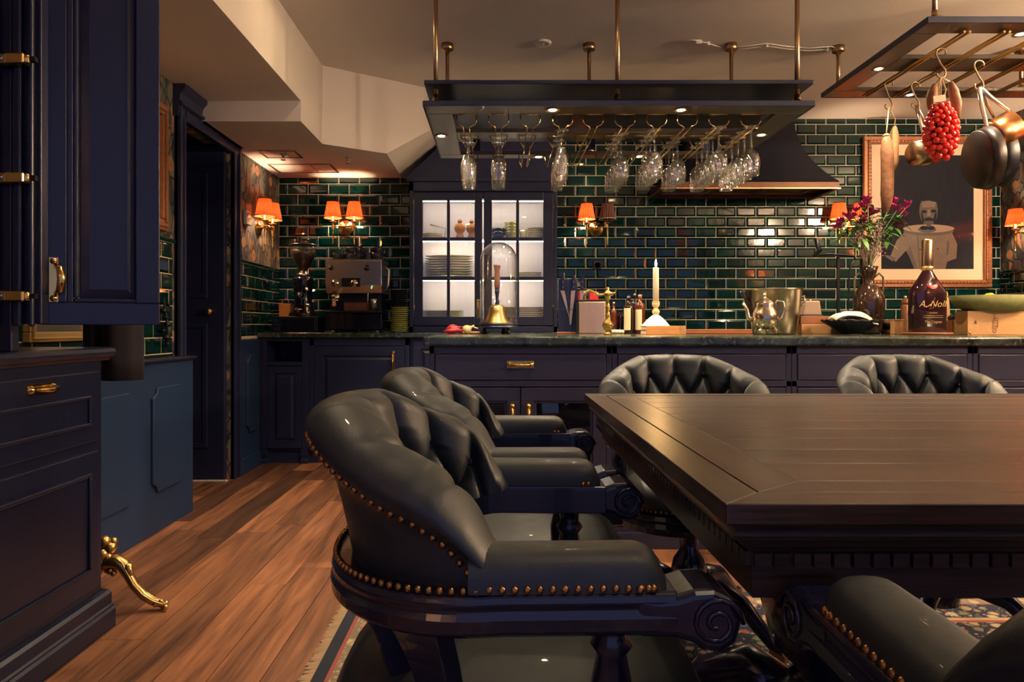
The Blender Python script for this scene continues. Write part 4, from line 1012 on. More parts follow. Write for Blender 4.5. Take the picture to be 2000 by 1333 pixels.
py0, py1 = -b+c1+w2*.8, b-c1-w2*.8; npl = 9; pw = (py1-py0)/npl
for k in range(npl):
    MB().box(-a+c1+w2+.0006, a-c1-w2-.0006, py0+k*pw+.0008, py0+(k+1)*pw-.0008, tz-.022, tz-.001).build('plank', M['table_x'], tb, bevel=.0012)
MB().box(-a+.02, a-.02, -b+.02, b-.02, tz-.03, tz-.0205).build('under_board', M['darkoak'], tb)
def ringprof(m, prof):   # prof: (inset, z) swept around the table
    n = len(prof); v = []
    for (sx, sy) in ((-1, -1), (1, -1), (1, 1), (-1, 1)):
        for i_, z in prof: v.append((sx*(a-i_), sy*(b-i_), z))
    return m.add(v, [(q*n+i, ((q+1) % 4)*n+i, ((q+1) % 4)*n+i+1, q*n+i+1) for q in range(4) for i in range(n-1)])
ringprof(MB(), [(.001, tz-.022), (.012, tz-.023), (.014, tz-.030), (.010, tz-.036), (.012, tz-.041), (.026, tz-.046), (.028, tz-.053), (.034, tz-.056), (.036, tz-.060), (.040, tz-.061), (.042, tz-.112), (.06, tz-.112), (.06, tz-.03)]).build('apron', M['table_x'], tb)
dn = 0
for side in range(2):
    L = (2*a-.08) if side == 0 else (2*b-.08); nd = int(L/.021)
    for k in range(nd):
        q = -L/2+.0105+k*L/nd
        if side == 0: bx = (q-.0085, q+.0085, -b+.034, -b+.041)
        else: bx = (-a+.034, -a+.041, q-.0085, q+.0085)
        if side == 0 and q > 0: continue
        MB().box(bx[0], bx[1], bx[2], bx[3], tz-.077, tz-.062).build('dentil', M['table_x'], tb)
for sx in (.55, 1.9):
    X = tx0+sx-cx-.17
    pc = MB().lathe([(.001, .63), (.15, .63), (.15, .60), (.09, .58), (.07, .54), (.10, .48), (.12, .42), (.10, .34), (.06, .30), (.075, .27), (.11, .25), (.11, .17), (.05, .13), (.001, .13)], (X, 0, 0), 24).build('pedestal', M['blackwood'], tb)
    for k in range(4):
        g_ = R(45+90*k); dx, dy = math.cos(g_), math.sin(g_)
        lg = MB().tube([(X+r_*dx, r_*dy, z) for r_, z in ((.07, .22), (.15, .25), (.24, .20), (.32, .11), (.38, .06), (.44, .055))], [.045, .045, .04, .034, .030, .028], 8).build('splayed_leg', M['blackwood'], tb)
        MB().lathe([(.001, 0), (.034, 0), (.038, .015), (.034, .03), (.001, .032)], (X+.43*dx, .43*dy, RUGZ), 14).build('foot', M['blackwood'], lg)

# ================================================================== RUG
rg = thing('persian_rug', 'navy patterned oriental rug with cream fringe under the table', 'rug', (0, 0, 0))
MB().box(RUG[0], RUG[1], RUG[2], RUG[3], .001, .011).build('pile', M['rug'], rg)
fm = MB(); y = RUG[2]
while y < RUG[3]:
    L = random.uniform(.030, .042); s_ = random.uniform(-.006, .006)
    fm.add([(RUG[0], y, .003), (RUG[0], y+.0042, .003), (RUG[0]-L, y+.0035+s_, .003), (RUG[0]-L, y+.001+s_, .003), (RUG[0], y+.002, .008), (RUG[0]-L*.9, y+.002+s_, .006)], [(0, 4, 5, 3), (4, 1, 2, 5), (0, 3, 2, 1)])
    y += .0052
fm.build('fringe', M['fringe'], rg)['kind'] = 'stuff'

# ================================================================== LEFT DRESSER
DX, DY1, DY0 = -1.222, 2.105, .7
ds = thing('dresser', 'tall black oak dresser at the left edge with brass pulls', 'cabinet', (DX, DY1, 0))
Lg = DY1-DY0
MB().box(-.30, 0, -Lg, 0, .10, .825).build('carcass', M['darkoak'], ds, bevel=.002)
pl = MB(); pl.prism([(-.30, 0), (.034, 0), (.034, .055), (.028, .062), (.028, .068), (.022, .072), (.022, .104), (.014, .112), (0, .115), (-.30, .115)], 'xz', -Lg, .018); pl.build('plinth', M['darkoak'], ds)
tp = MB(); tp.prism([(-.30, .825), (.006, .825), (.012, .834), (.022, .836), (.030, .846), (.030, .852), (.024, .862), (.010, .866), (-.30, .866)], 'xz', -Lg, .030); tp.build('top_board', M['darkoak'], ds)
for k in range(2):
    y1, y0 = -.03-k*.68, -.68-k*.68
    dw = MB().box(0, .012, y0, y1, .585, .795).build('drawer', M['darkoak'], ds, bevel=.003)
    MB().frame(y0+.05, y1-.05, .635, .725, .010, .012, .020, 'yz').build('moulding', M['darkoak'], dw, bevel=.003)
    hm = handle_h(MB(), 0, 0, 0, .112, .030); hm.xf(Matrix.Translation((.012, (-.295 if k == 0 else -1.0), .765))@Matrix.Rotation(R(90), 4, 'Z')); hm.build('drawer_pull', M['brass'], dw)
    dd = MB().box(0, .012, y0, y1, .14, .555).build('door', M['darkoak'], ds, bevel=.003)
    MB().frame(y0+.05, y1-.05, .20, .495, .012, .012, .022, 'yz').build('moulding', M['darkoak'], dd, bevel=.004)
    MB().box(.010, .0135, y0+.06, y1-.06, .215, .48).build('panel', M['darkoak'], dd)
# upper part: side posts and open leaf
ym = -.36
sp_ = MB(); sp_.box(-.30, .0, ym-.03, ym, .866, 2.13); sp_.box(0, .075, ym-.03, ym, .936, 2.13)
sp_.build('upper_side', M['darkoak'], ds, bevel=.003)
for x_, w_ in ((-.30, .02), (-.225, .016), (-.135, .02), (-.085, .03), (-.045, .018), (.012, .02), (.05, .012)):
    MB().box(x_, x_+w_, ym-.044, ym-.029, .93, 2.13).build('moulding', M['darkoak'], ds, bevel=.005)
MB().box(-.385, -.30, ym-.3, ym, .866, 2.13).build('upper_back', M['navy'], ds)
# door leaf, facing the viewer and turned slightly
lx0, lY0, lx1, lY1 = PX(78, 1.74), 1.74, PX(312, 1.86), 1.86
lw = math.hypot(lx1-lx0, lY1-lY0); la_ = math.atan2(lY1-lY0, lx1-lx0)
lf = MB().frame(0, lw, 0, 1.2, .058, 0, .022); lf.box(.058, .072, .002, .02, .058, 1.142)
leaf = lf.build('door_leaf', M['darkoak'], ds, bevel=.0025); leaf.location = (lx0-DX, lY0-DY1, .934); leaf.rotation_euler = (0, 0, la_)
MB().frame(.072, lw-.042, .058, 1.142, .012, .003, .018).build('moulding', M['darkoak'], leaf, bevel=.004)
aa, bb, cc, ee, kk = .084, lw-.054, .07, 1.13, .024
MB().add([(aa, .016, cc), (bb, .016, cc), (bb, .016, ee), (aa, .016, ee), (aa+kk, .009, cc+kk), (bb-kk, .009, cc+kk), (bb-kk, .009, ee-kk), (aa+kk, .009, ee-kk), (aa, .02, cc), (bb, .02, cc), (bb, .02, ee), (aa, .02, ee)],
         [(0, 1, 5, 4), (1, 2, 6, 5), (2, 3, 7, 6), (3, 0, 4, 7), (4, 5, 6, 7), (8, 11, 10, 9)]).build('panel', M['darkoak'], leaf)
zc0 = PZ(590, 1.75)-.934; zc1 = PZ(503, 1.75)-.934
hv = MB(); hv.box(.020, .040, -.003, 0, zc0, zc1); hv.tube([(.036, -.003, zc0+.022), (.046, -.022, zc0+.030), (.050, -.028, (zc0+zc1)/2), (.046, -.022, zc1-.030), (.036, -.003, zc1-.022)], [.007, .009, .010, .009, .007], 10)
hv.lathe([(.001, .006), (.007, .004), (.009, 0)], (.030, -.003, zc0+.009), 10, Matrix.Rotation(R(90), 4, 'X')); hv.lathe([(.001, .006), (.007, .004), (.009, 0)], (.030, -.003, zc1-.009), 10, Matrix.Rotation(R(90), 4, 'X'))
hv.build('handle', M['brass'], leaf)
for py in (120, 350, 579):
    z = PZ(py, 1.70); hx_ = PX(60, 1.70)-DX
    hg = MB().box(hx_-.13, hx_-.048, ym-.066, ym-.044, z-.012, z+.012).build('hinge_arm', M['agedbrass'], ds, bevel=.003)
    MB().box(hx_-.046, hx_, ym-.074, ym-.046, z-.014, z+.012).cyl((hx_, ym-.06, z-.012), (hx_, ym-.06, z+.010), .009, 10).build('hinge_knuckle', M['brass'], hg, bevel=.004)
    for q in range(3): MB().lathe([(.001, .003), (.005, .002), (.006, 0)], (hx_-.115+q*.028, ym-.066, z), 8, Matrix.Rotation(R(90), 4, 'X')).build('screw', M['steel'], hg)
    MB().box(hx_, hx_+.022, ym-.062, ym-.05, z-.006, z+.006).build('hinge_link', M['iron'], hg)
# ================================================================== COFFEE CORNER
YC = 4.80; kc = YC/F
def mm(px): return px*kc
t_ = thing('knock_box', 'low black drawer box under the coffee grinder', 'box', (PX(590, YC), YC, ZT))
MB().box(-mm(50), mm(37), -.10, .10, .0, mm(30)).build('body', M['iron'], t_, bevel=.004)
MB().box(-mm(46), mm(33), -.106, -.10, .012, mm(26)).build('drawer', M['blackgloss'], t_, bevel=.003)
MB().box(-mm(44), mm(31), -.095, .09, mm(30), mm(30)+.004).build('mat', M['steel'], t_, bevel=.002)
zg = ZT+mm(30)+.004
t_ = thing('coffee_grinder', 'tall black coffee grinder with bean hopper beside the coffee machine', 'grinder', (PX(592, YC), YC, zg))
MB().lathe([(.001, 0), (.098, 0), (.098, .02), (.080, .035), (.060, .10), (.060, .17), (.068, .20), (.074, .25), (.070, .275), (.001, .28)], n=28).build('body', M['blackgloss'], t_)
MB().lathe([(.001, .278), (.045, .278), (.045, .30), (.03, .305), (.028, .325), (.001, .325)], n=20).build('collar', M['steel'], t_)
hp = MB().lathe([(.028, .315), (.034, .335), (.062, .375), (.088, .43), (.094, .50), (.092, .50), (.086, .43), (.060, .377), (.032, .337), (.026, .315)], n=28).build('hopper', M['pane'], t_)
MB().lathe([(.001, .325), (.028, .327), (.056, .375), (.081, .43), (.086, .468), (.001, .474)], n=24).build('coffee_beans', M['beans'], hp)
MB().lathe([(.001, .525), (.02, .522), (.05, .512), (.090, .508), (.096, .502), (.096, .497), (.001, .497)], n=28).build('lid', M['blackgloss'], t_)
MB().cbox((.0, -.085, .10), (.05, .06, .05)).tube([(0, -.07, .15), (0, -.11, .12)], [.03, .016], 12).build('spout', M['blackgloss'], t_, bevel=.006)
MB().tube([(.03, -.08, .085), (.075, -.12, .07)], [.008, .012], 10).sphere((.044, -.07, .185), .016).build('knob', M['steel'], t_)
MB().tube([(-.03, -.09, .05), (.0, -.12, .045), (.03, -.09, .05)], .006, 8).build('portafilter_fork', M['steel'], t_)
t_ = thing('paper_bag', 'small orange card packet left of the coffee grinder', 'packet', (PX(556, YC), YC+.02, zg))
MB().prism([(-.040, 0), (.040, 0), (.043, .09), (-.043, .095)], 'xz', -.02, .02).build('packet', M['orange_box'], t_, bevel=.003)
MB().tube([(.024*math.cos(a), 0, .098+.026*math.sin(a)) for a in [pi*k/10 for k in range(11)]], .004, 6).build('ring_handle', M['steel'], t_)

x0, x1 = PX(645, YC), PX(752, YC); xm = (x0+x1)/2; hw = (x1-x0)/2
t_ = thing('espresso_machine', 'steel espresso machine with cups on top', 'coffee machine', (xm, YC-.005, ZT))
def Zp(y): return PZ(y, YC)-ZT
MB().box(-hw, hw, -.13, .14, .02, Zp(612)).build('base', M['blackgloss'], t_, bevel=.005)
MB().box(-hw-.006, hw+.006, -.15, -.01, Zp(612), Zp(612)+.010).build('drip_tray', M['iron'], t_, bevel=.003)
MB().box(-hw+.012, hw-.02, -.02, .14, Zp(612), Zp(573)).build('rear_housing', M['iron'], t_)
hdp = MB().prism([(-.135, Zp(513)), (.14, Zp(513)), (.14, Zp(575)), (-.10, Zp(575)), (-.135, Zp(560))], 'yz', -hw, hw).build('head', M['steel'], t_, bevel=.004)
MB().box(-hw-.002, hw+.002, -.13, .145, Zp(513), Zp(513)+.008).build('cup_tray', M['steel'], t_, bevel=.002)
MB().box(-hw+.11, hw-.10, -.058, -.018, Zp(608), Zp(592)).build('badge_plate', M['copper'], t_, bevel=.002)
Mx = Matrix.Rotation(R(90), 4, 'X')
for px, py, r_ in ((656, 527, .016), (724, 527, .020), (664, 556, .026), (700, 556, .030)):
    q = MB().lathe([(.001, .014), (r_*.8, .012), (r_*.85, .004), (r_, .004), (r_, 0)], (PX(px, YC)-xm, -.135, Zp(py)), 20, Mx).build('gauge' if r_ > .022 else 'knob', M['silver'] if r_ > .022 else M['blackgloss'], t_)
q = MB().box(PX(676, YC)-xm, PX(712, YC)-xm, -.139, -.134, Zp(563), Zp(546)).build('control_panel', M['iron'], t_, bevel=.003)
MB().sphere((PX(733, YC)-xm, -.137, Zp(565)), .004, 8, 5).build('indicator', M['led'], t_)
gr = MB().lathe([(.001, 0), (.036, 0), (.036, -.03), (.030, -.04), (.001, -.042)], (PX(662, YC)-xm, -.09, Zp(577)), 20).build('group_head', M['silver'], t_)
MB().tube([(PX(662, YC)-xm, -.10, Zp(588)), (PX(664, YC)-xm, -.17, Zp(592)), (PX(667, YC)-xm, -.215, Zp(597))], [.012, .011, .014], 10).sphere((PX(662, YC)-xm, -.10, Zp(588)), .028, 14, 8, (1, 1, .6)).build('portafilter', M['silver'], gr)
MB().lathe([(.001, 0), (.026, 0), (.024, .06), (.027, .085), (.025, .085), (.022, .06), (.001, .006)], (PX(735, YC)-xm, -.10, Zp(612)+.010), 20).build('milk_jug', M['steel'], t_)
MB().tube([(PX(725, YC)-xm, -.10, Zp(566)), (PX(725, YC)-xm, -.12, Zp(580)), (PX(724, YC)-xm, -.115, Zp(605))], .0045, 8).build('steam_wand', M['steel'], t_)
MB().tube([(hw+.004, -.06, Zp(520)), (hw+.04, -.07, Zp(530)), (hw+.034, -.07, Zp(560)), (hw+.012, -.06, Zp(572))], .007, 8).build('side_lever', M['steel'], t_)
for sx in (-hw+.04, hw-.04):
    for y in (-.10, .10): MB().lathe([(.001, 0), (.018, 0), (.014, .02), (.001, .02)], (sx, y, 0), 12).build('foot', M['steel'], t_)
cupp = [(.001, 0), (.020, 0), (.022, .006), (.030, .03), (.033, .052), (.031, .052), (.028, .03), (.001, .008)]
cupm = MB().lathe(cupp, n=20).mesh('cup', M['cupglaze']); hdm = MB().tube([(.031, 0, .044), (.046, 0, .042), (.048, 0, .024), (.029, 0, .016)], .0038, 6).mesh('handle', M['cupglaze'])
ztop = ZT+Zp(513)+.008
cups = [(662, .04, 0), (662, -.07, 0), (681, .05, 0), (682, -.06, 0), (681, .05, 1), (702, -.06, 0), (702, .05, 0), (702, .05, 1), (702, -.06, 1), (722, -.05, 0), (722, .05, 0), (738, -.06, 0), (738, .04, 0), (740, -.06, 1), (740, .04, 1)]
for k, (px, dy, lv) in enumerate(cups):
    q = thing('espresso_cup', 'dark glazed cup on the coffee machine, %s counted from the left, %s layer' % (ORD[k+1], 'upper' if lv else 'lower'), 'cup', (PX(px, YC), YC+dy, ztop+lv*.0445), random.uniform(0, 6), 'cups on the coffee machine')
    for nm, me in (('cup_body', cupm), ('handle', hdm)):
        o = bpy.data.objects.new(nm, me); col.objects.link(o); o.parent = q
sm_ = MB().lathe([(.001, .003), (.04, .003), (.058, .010), (.066, .0125), (.067, .0115), (.058, .007), (.042, 0), (.001, 0)], n=24).mesh('saucer', M['greenware']); smd = sm_.copy(); smd.materials.clear(); smd.materials.append(M['cupglaze'])
for k in range(22):
    o = bpy.data.objects.new('saucer', sm_ if k < 13 else smd); col.objects.link(o); o.location = (PX(781, YC)+random.uniform(-.003, .003), YC-.03, ZT+k*.0135)
    tag(o, '%s glazed saucer in the tall stack by the coffee machine, %s from bottom' % ('green' if k < 13 else 'dark', ORD[k+1]), 'saucer', 'saucer stack beside the coffee machine')

# ================================================================== ON THE ISLAND
def isl(px, Y): return (PX(px, Y), Y, ZT)
# garlic and peppers in front of the cabinet
Y = 3.78; k_ = Y/F
t_ = thing('dried_pepper', 'dark red dried pepper lying left of the bell jar', 'pepper', isl(885, Y))
MB().tube([(-.055, 0, .012), (-.02, -.01, .016), (.02, .0, .020), (.06, .01, .016)], [.004, .012, .016, .008], 10).build('pod', M['chili'], t_); MB().tube([(.055, .01, .017), (.085, .012, .022)], [.005, .003], 6).build('stalk', M['stem'], t_)
t_ = thing('red_shallot', 'red shallot lying behind the dried pepper', 'shallot', isl(884, Y+.1))
MB().lathe([(.001, -.045), (.012, -.038), (.028, -.01), (.026, .012), (.010, .034), (.004, .055), (.001, .06)], (0, 0, .026), 16, Matrix.Rotation(R(75), 4, 'Y')).build('bulb', M['chili'], t_); MB().tube([(.055, 0, .038), (.075, 0, .036)], [.004, .001], 6).build('tip', M['string'], t_)
t_ = thing('garlic_bulb', 'pale garlic bulb lying beside the bell jar', 'garlic', isl(912, Y-.06))
MB().lathe([(.001, -.02), (.018, -.018), (.026, -.002), (.020, .014), (.006, .028), (.004, .045), (.001, .046)], (0, 0, .025), 14, Matrix.Rotation(R(60), 4, 'Y')).build('bulb', M['onion'], t_); MB().tube([(.03, 0, .04), (.06, 0, .03)], .004, 6).build('stem', M['onion'], t_)
t_ = thing('wooden_spoon', 'flat wooden spoon lying behind the garlic', 'spoon', isl(935, Y+.02))
MB().tube([(-.07, 0, .008), (.06, .02, .008)], .006, 8).build('shaft', M['boxwood'], t_); MB().sphere((-.085, -.003, .010), .022, 12, 7, (1.2, .8, .42)).build('bowl', M['boxwood'], t_)
# bell under a glass dome
Y = 3.80; k_ = Y/F
t_ = thing('bell_jar', 'tall glass dome on dark footed stand', 'bell jar', isl(974, Y))
zf = .030
st_ = MB().lathe([(.001, zf), (.100, zf), (.112, zf+.006), (.112, zf+.012), (.100, zf+.016), (.108, zf+.022), (.108, zf+.028), (.001, zf+.030)], n=36).build('stand', M['darkoak'], t_)
for a in (70, 190, 310): MB().lathe([(.001, 0), (.012, 0), (.015, .012), (.008, .02), (.012, zf+.003), (.001, zf+.003)], (.08*math.cos(R(a)), .08*math.sin(R(a)), 0), 12).build('foot', M['iron'], st_)
zd0, zd1 = zf+.031, PZ(473, Y)-ZT; rd = 36*k_
pr = [(rd, zd0), (rd, zd1-rd)]+[(rd*math.cos(R(a)), zd1-rd+rd*math.sin(R(a))) for a in range(8, 90, 8)]+[(.001, zd1)]
inn = [(max(.0008, r_-.0022), z-(.0022 if z > zd1-rd else 0)) for r_, z in reversed(pr)]
MB().lathe(pr+inn+[pr[0]], n=40).build('dome', M['dome'], t_)
t_ = thing('hand_bell', 'brass hand bell with wooden handle under the glass dome', 'bell', (PX(971, Y), Y, ZT+.0605))
MB().lathe([(.074, 0), (.072, .006), (.056, .030), (.046, .065), (.043, .088), (.034, .098), (.012, .104), (.001, .104), (.001, .096), (.030, .092), (.040, .062), (.052, .028), (.070, 0), (.074, 0)], n=32).build('bell_cup', M['agedbrass'], t_)
MB().lathe([(.011, .102), (.013, .12), (.008, .135), (.010, .155), (.014, .175), (.012, .185), (.001, .185)], n=16).build('ferrule', M['iron'], t_)
MB().lathe([(.001, .183), (.012, .183), (.016, .21), (.0165, .25), (.013, .29), (.019, .315), (.020, .325), (.001, .328)], n=16).build('handle', M['cork'], t_)
MB().sphere((0, 0, .014), .012).build('clapper', M['iron'], t_)
# knives on a stand, canister, tap, bottles
Y = 3.97; k_ = Y/F
t_ = thing('knife_stand', 'dark knife stand with wire loop left of the steel canister', 'knife stand', isl(1109, Y))
MB().box(-19*k_, 19*k_, .0, .03, .004, PZ(545, Y)-ZT).build('board', M['darkoak'], t_, bevel=.003); MB().box(-22*k_, 22*k_, -.04, .05, 0, .010).build('base', M['redwood'], t_, bevel=.003)
MB().tube([(.055*math.cos(R(a))*1.0, -.01+.045*math.sin(R(a)), PZ(605, Y)-ZT) for a in range(180, 361, 12)], .002, 6).build('wire_loop', M['iron'], t_)
for k, (px, top, tip, lean_) in enumerate(((1099, 540, 636, 14), (1120, 545, 634, -6), (1137, 548, 628, -2))):
    z0, z1 = PZ(tip, Y), PZ(568, Y); kx = PX(px, Y)
    q = thing('kitchen_knife', ['kitchen knife leaning leftmost on the dark stand', 'kitchen knife in the middle of the dark stand', 'kitchen knife rightmost on the stand by the red tins'][k], 'knife', (kx, Y-.008, ZT+.011), group='kitchen knives')
    b = z1-ZT-.011; l0 = z0-ZT-.011; lx = lean_*k_
    MB().prism([(lx, l0), (lx+.004, l0+.004), (.010, b), (-.014, b), (lx-.006, l0+.05)], 'xz', -.0012, .0012).build('blade', M['warmsteel'], q)
    hnd = MB().box(-.011, .010, -.007, .007, b, PZ(top, Y)-ZT-.011+.02).build('handle', M['blackgloss'], q, bevel=.003)
    for z in (.02, .05): MB().cyl((0, -.008, b+z), (0, -.0065, b+z), .003, 8).build('rivet', M['steel'], hnd)
Y = 3.98; k_ = Y/F
t_ = thing('steel_canister', 'square brushed steel canister behind the brass tap', 'canister', isl(1154, Y-.02))
MB().box(-26*k_, 26*k_, -.05, .06, 0, PZ(590, Y)-ZT).build('body', M['warmsteel'], t_, bevel=.006); MB().box(-30*k_, -26*k_, -.05, .06, 0, PZ(592, Y)-ZT).build('side_panel', M['iron'], t_); MB().box(-26*k_, 26*k_, -.05, .06, PZ(590, Y)-ZT, PZ(587, Y)-ZT).build('lid', M['iron'], t_)
for k, px in enumerate((1136, 1160)):
    q = thing('red_tin', ['red tin on the canister, left one', 'red tin on the canister right of the tap spout'][k], 'tin', (PX(px, Y), Y+.01, PZ(587, Y)), group='red tins')
    MB().box(-8*k_, 8*k_, -.02, .02, 0, .046).build('body', M['red'], q, bevel=.003); MB().box(-8.4*k_, 8.4*k_, -.021, .021, .044, .050).build('lid', M['red'], q, bevel=.002)
Y = 3.40; k_ = Y/F
t_ = thing('brass_tap', 'ornate brass tap with swan neck spout on the island', 'tap', isl(1187, Y))
zt = PZ(560, Y)-ZT
MB().lathe([(.001, 0), (.020, 0), (.020, .006), (.012, .012), (.012, .018), (.022, .03), (.028, .045), (.026, .06), (.014, .075), (.011, .09), (.015, .096), (.010, .102), (.010, .13), (.014, .136), (.010, .142), (.009, .175), (.013, .182), (.018, .196), (.018, .21), (.010, .218), (.007, .224), (.009, .232), (.001, .24)], n=20).build('column', M['brass'], t_)
z = .203
MB().tube([(-.01, 0, z), (-.05, -.0, z-.004), (-.075, -.0, z+.012), (-.095, 0, z+.018), (-.112, 0, z+.006), (-.115, 0, z-.018), (-.115, 0, z-.030)], [.007, .0075, .007, .007, .0075, .008, .010], 10).build('spout', M['brass'], t_)
MB().sphere((.016, -.012, z), .010).tube([(.016, -.012, z), (.034, -.03, z+.006)], [.005, .006], 8).build('lever', M['brass'], t_)
Y = 3.88; k_ = Y/F
def bottle(px, Yb, w, top, mat, lab, label, neck=.30, cap='iron', lbl=None, cat='bottle'):
    q = thing('bottle', label, cat, isl(px, Yb)); h_ = PZ(top, Yb)-ZT; r_ = w/2
    MB().lathe([(.001, 0), (r_*.96, .0), (r_, .004), (r_, h_*(1-neck)-.01), (r_*.9, h_*(1-neck)), (r_*.36, h_*(1-neck*.75)), (r_*.34, h_*.94), (.001, h_*.94)], n=24).build('body', M[mat], q)
    MB().lathe([(.001, h_*.90), (r_*.42, h_*.90), (r_*.42, h_), (.001, h_)], n=16).build('stopper', M[cap], q)
    if lbl: MB().lathe([(r_+.0008, h_*lbl[0]), (r_+.0008, h_*lbl[1])], n=20, a0=R(-170), a1=R(-80)).build('paper_label', M['label'], q)
    return q
bottle(1228, Y, 19*k_, 579, 'darkglass', None, 'dark sauce bottle with cream label left of the candle', .24, 'blackgloss', (.1, .68))
bottle(1250, Y, 19*k_, 576, 'amber', None, 'amber bottle with cream label next to the candle', .24, 'cork', (.1, .62))
bottle(1240, Y+.09, 17*k_, 574, 'darkglass', None, 'dark bottle standing between and behind the two labelled bottles', .22, 'blackgloss')
bottle(1199, Y+.05, 13*k_, 590, 'amber', None, 'small amber bottle right behind the brass tap', .3, 'brass')
bottle(1212, Y+.07, 15*k_, 604, 'darkglass', None, 'short dark bottle behind the brass tap', .25, 'iron')
t_ = thing('pestle', 'small white pestle lying behind the tap', 'pestle', isl(1204, Y-.03)); MB().lathe([(.001, -.028), (.011, -.026), (.012, .02), (.008, .026), (.001, .028)], (0, 0, .0125), 14, Matrix.Rotation(R(90), 4, 'Y')).build('grip', M['porcelain'], t_); MB().sphere((.034, 0, .0125), .0115).build('head', M['porcelain'], t_)
# books with candle
Y = 3.62; k_ = Y/F
def book(dz, h_, w0, w1, label):
    q = thing('book', label, 'book', (PX(1293, Y), Y, ZT+dz), group='stacked leather books')
    a, b = PX(w0, Y)-PX(1293, Y), PX(w1, Y)-PX(1293, Y)
    MB().box(a, b, -.075, .075, 0, .003).box(a, b, -.075, .075, h_-.003, h_).box(a, b, -.078, -.072, 0, h_).build('binding', M['bookcover'], q, bevel=.002)
    MB().box(a+.003, b-.003, -.072, .071, .003, h_-.003).build('pages', M['paper'], q)
    for x in (b-.022, b-.03, b-.012): MB().box(x, x+.003, -.0795, -.077, .001, h_-.001).build('spine_band', M['gold'], q)
hb = 8.6*k_
book(0, hb, 1256, 1332, 'tan leather bound book at the bottom under the candle'); book(hb, hb*.92, 1256, 1331, 'tan leather bound book on top under the candle')
zb2 = ZT+hb*1.92
t_ = thing('candlestick', 'short pale candlestick with wax drips on the books', 'candlestick', (PX(1281, Y), Y, zb2))
hc = PZ(590, Y)-zb2
m = MB()
def drip(u_, w_):
    a = 2*pi*u_; r_ = .056*(1-w_)**.8*(1+.20*math.sin(6*a)+.12*math.sin(13*a+1))+.012; return (r_*math.cos(a), r_*math.sin(a), .06*w_**1.0)
m.grid(drip, 44, 8, True, True); m.build('wax_drips', M['linen'], t_)
MB().lathe([(.014, .045), (.010, .058), (.018, .066), (.020, .078), (.012, .09), (.010, .096), (.019, .106), (.020, .122), (.013, .130), (.021, hc-.004), (.021, hc), (.001, hc)], n=20).build('stem', M['onion'], t_)
t_ = thing('taper_candle', 'tall cream taper candle burning in the candlestick', 'candle', (PX(1281, Y), Y, zb2+hc))
hcn = PZ(523, Y)-zb2-hc
MB().lathe([(.001, 0), (6.0*k_, 0), (5.6*k_, hcn*.97), (4.6*k_, hcn), (.001, hcn-.003)], n=20).build('stick', M['wax'], t_); MB().tube([(0, 0, hcn-.004), (.001, 0, hcn+.008)], .0014, 6).build('wick', M['iron'], t_)
MB().lathe([(.001, hcn+.003), (.0055, hcn+.010), (.006, hcn+.018), (.004, hcn+.030), (.001, hcn+.044)], n=12).build('flame', M['flame'], t_)
light('flame_light', 'POINT', (0, -.0, hcn+.05), 1.1, (1, .55, .2), .012, parent=t_)
# long boards behind
q = thing('cutting_board', 'long reddish wooden board lying behind the champagne bucket', 'board', isl(1398, 3.93))
MB().box(-72*3.93/F, 76*3.93/F, -.05, .06, 0, .012).build('board', M['redwood'], q, bevel=.003); MB().box(-66*3.93/F, 76*3.93/F, -.02, .06, .012, .026).build('upper_board', M['redwood'], q, bevel=.003)
# champagne bucket, teapot
Y = 3.62; k_ = Y/F
t_ = thing('champagne_bucket', 'wide dented silver champagne bucket with bottle neck', 'bucket', isl(1512, Y))
hbk = PZ(566, Y)-ZT; r0, r1 = 40*k_, 53*k_
MB().lathe([(.001, 0), (r0*.95, 0), (r0, .006), (r0+(r1-r0)*.5, hbk*.5), (r1*.97, hbk*.97), (r1*1.02, hbk), (r1*.97, hbk+.002), (r1*.94, hbk*.96), (r0+(r1-r0)*.5-.005, hbk*.5), (r0*.95, .01), (.001, .008)], n=36).build('bucket', M['bucketsilver'], t_)
for s_ in (-1, 1): MB().tube([(s_*(r1*.95), 0, hbk*.80), (s_*(r1*1.10), 0, hbk*.86), (s_*(r1*1.12), 0, hbk*.70), (s_*(r1*.86), 0, hbk*.60)], .006, 8).build('ring_handle', M['silver'], t_)
t_ = thing('sparkling_wine_bottle', 'foil wrapped bottle neck leaning out of the champagne bucket', 'bottle', (PX(1490, Y), Y, ZT+.02))
MB().lathe([(.001, 0), (.028, 0), (.028, .12), (.014, .17), (.012, .20), (.001, .20)], n=16, M=Matrix.Rotation(R(-28), 4, 'Y')).build('glass_body', M['darkglass'], t_)
MB().lathe([(.0125, .165), (.0135, .20), (.016, .215), (.015, .24), (.001, .244)], n=16, M=Matrix.Rotation(R(-28), 4, 'Y')).build('foil', M['blackgloss'], t_)
Y = 3.42; k_ = Y/F
t_ = thing('silver_teapot', 'footed silver teapot with domed lid before the bucket', 'teapot', isl(1494, Y))
MB().lathe([(.001, .028), (.036, .028), (.058, .05), (.066, .08), (.060, .115), (.044, .145), (.048, .158), (.046, .160), (.001, .158)], n=32).build('body', M['silver'], t_)
MB().lathe([(.048, .160), (.034, .172), (.014, .184), (.006, .188), (.010, .196), (.008, .206), (.001, .210)], n=24).build('lid', M['silver'], t_)
MB().tube([(-.052, 0, .075), (-.085, 0, .085), (-.090, 0, .125), (-.110, 0, .160)], [.016, .012, .009, .007], 10).build('spout', M['silver'], t_)
MB().tube([(.046, 0, .140), (.060, 0, .170), (.092, 0, .165), (.100, 0, .125), (.085, 0, .085), (.060, 0, .065)], .006, 8).build('handle', M['silver'], t_)
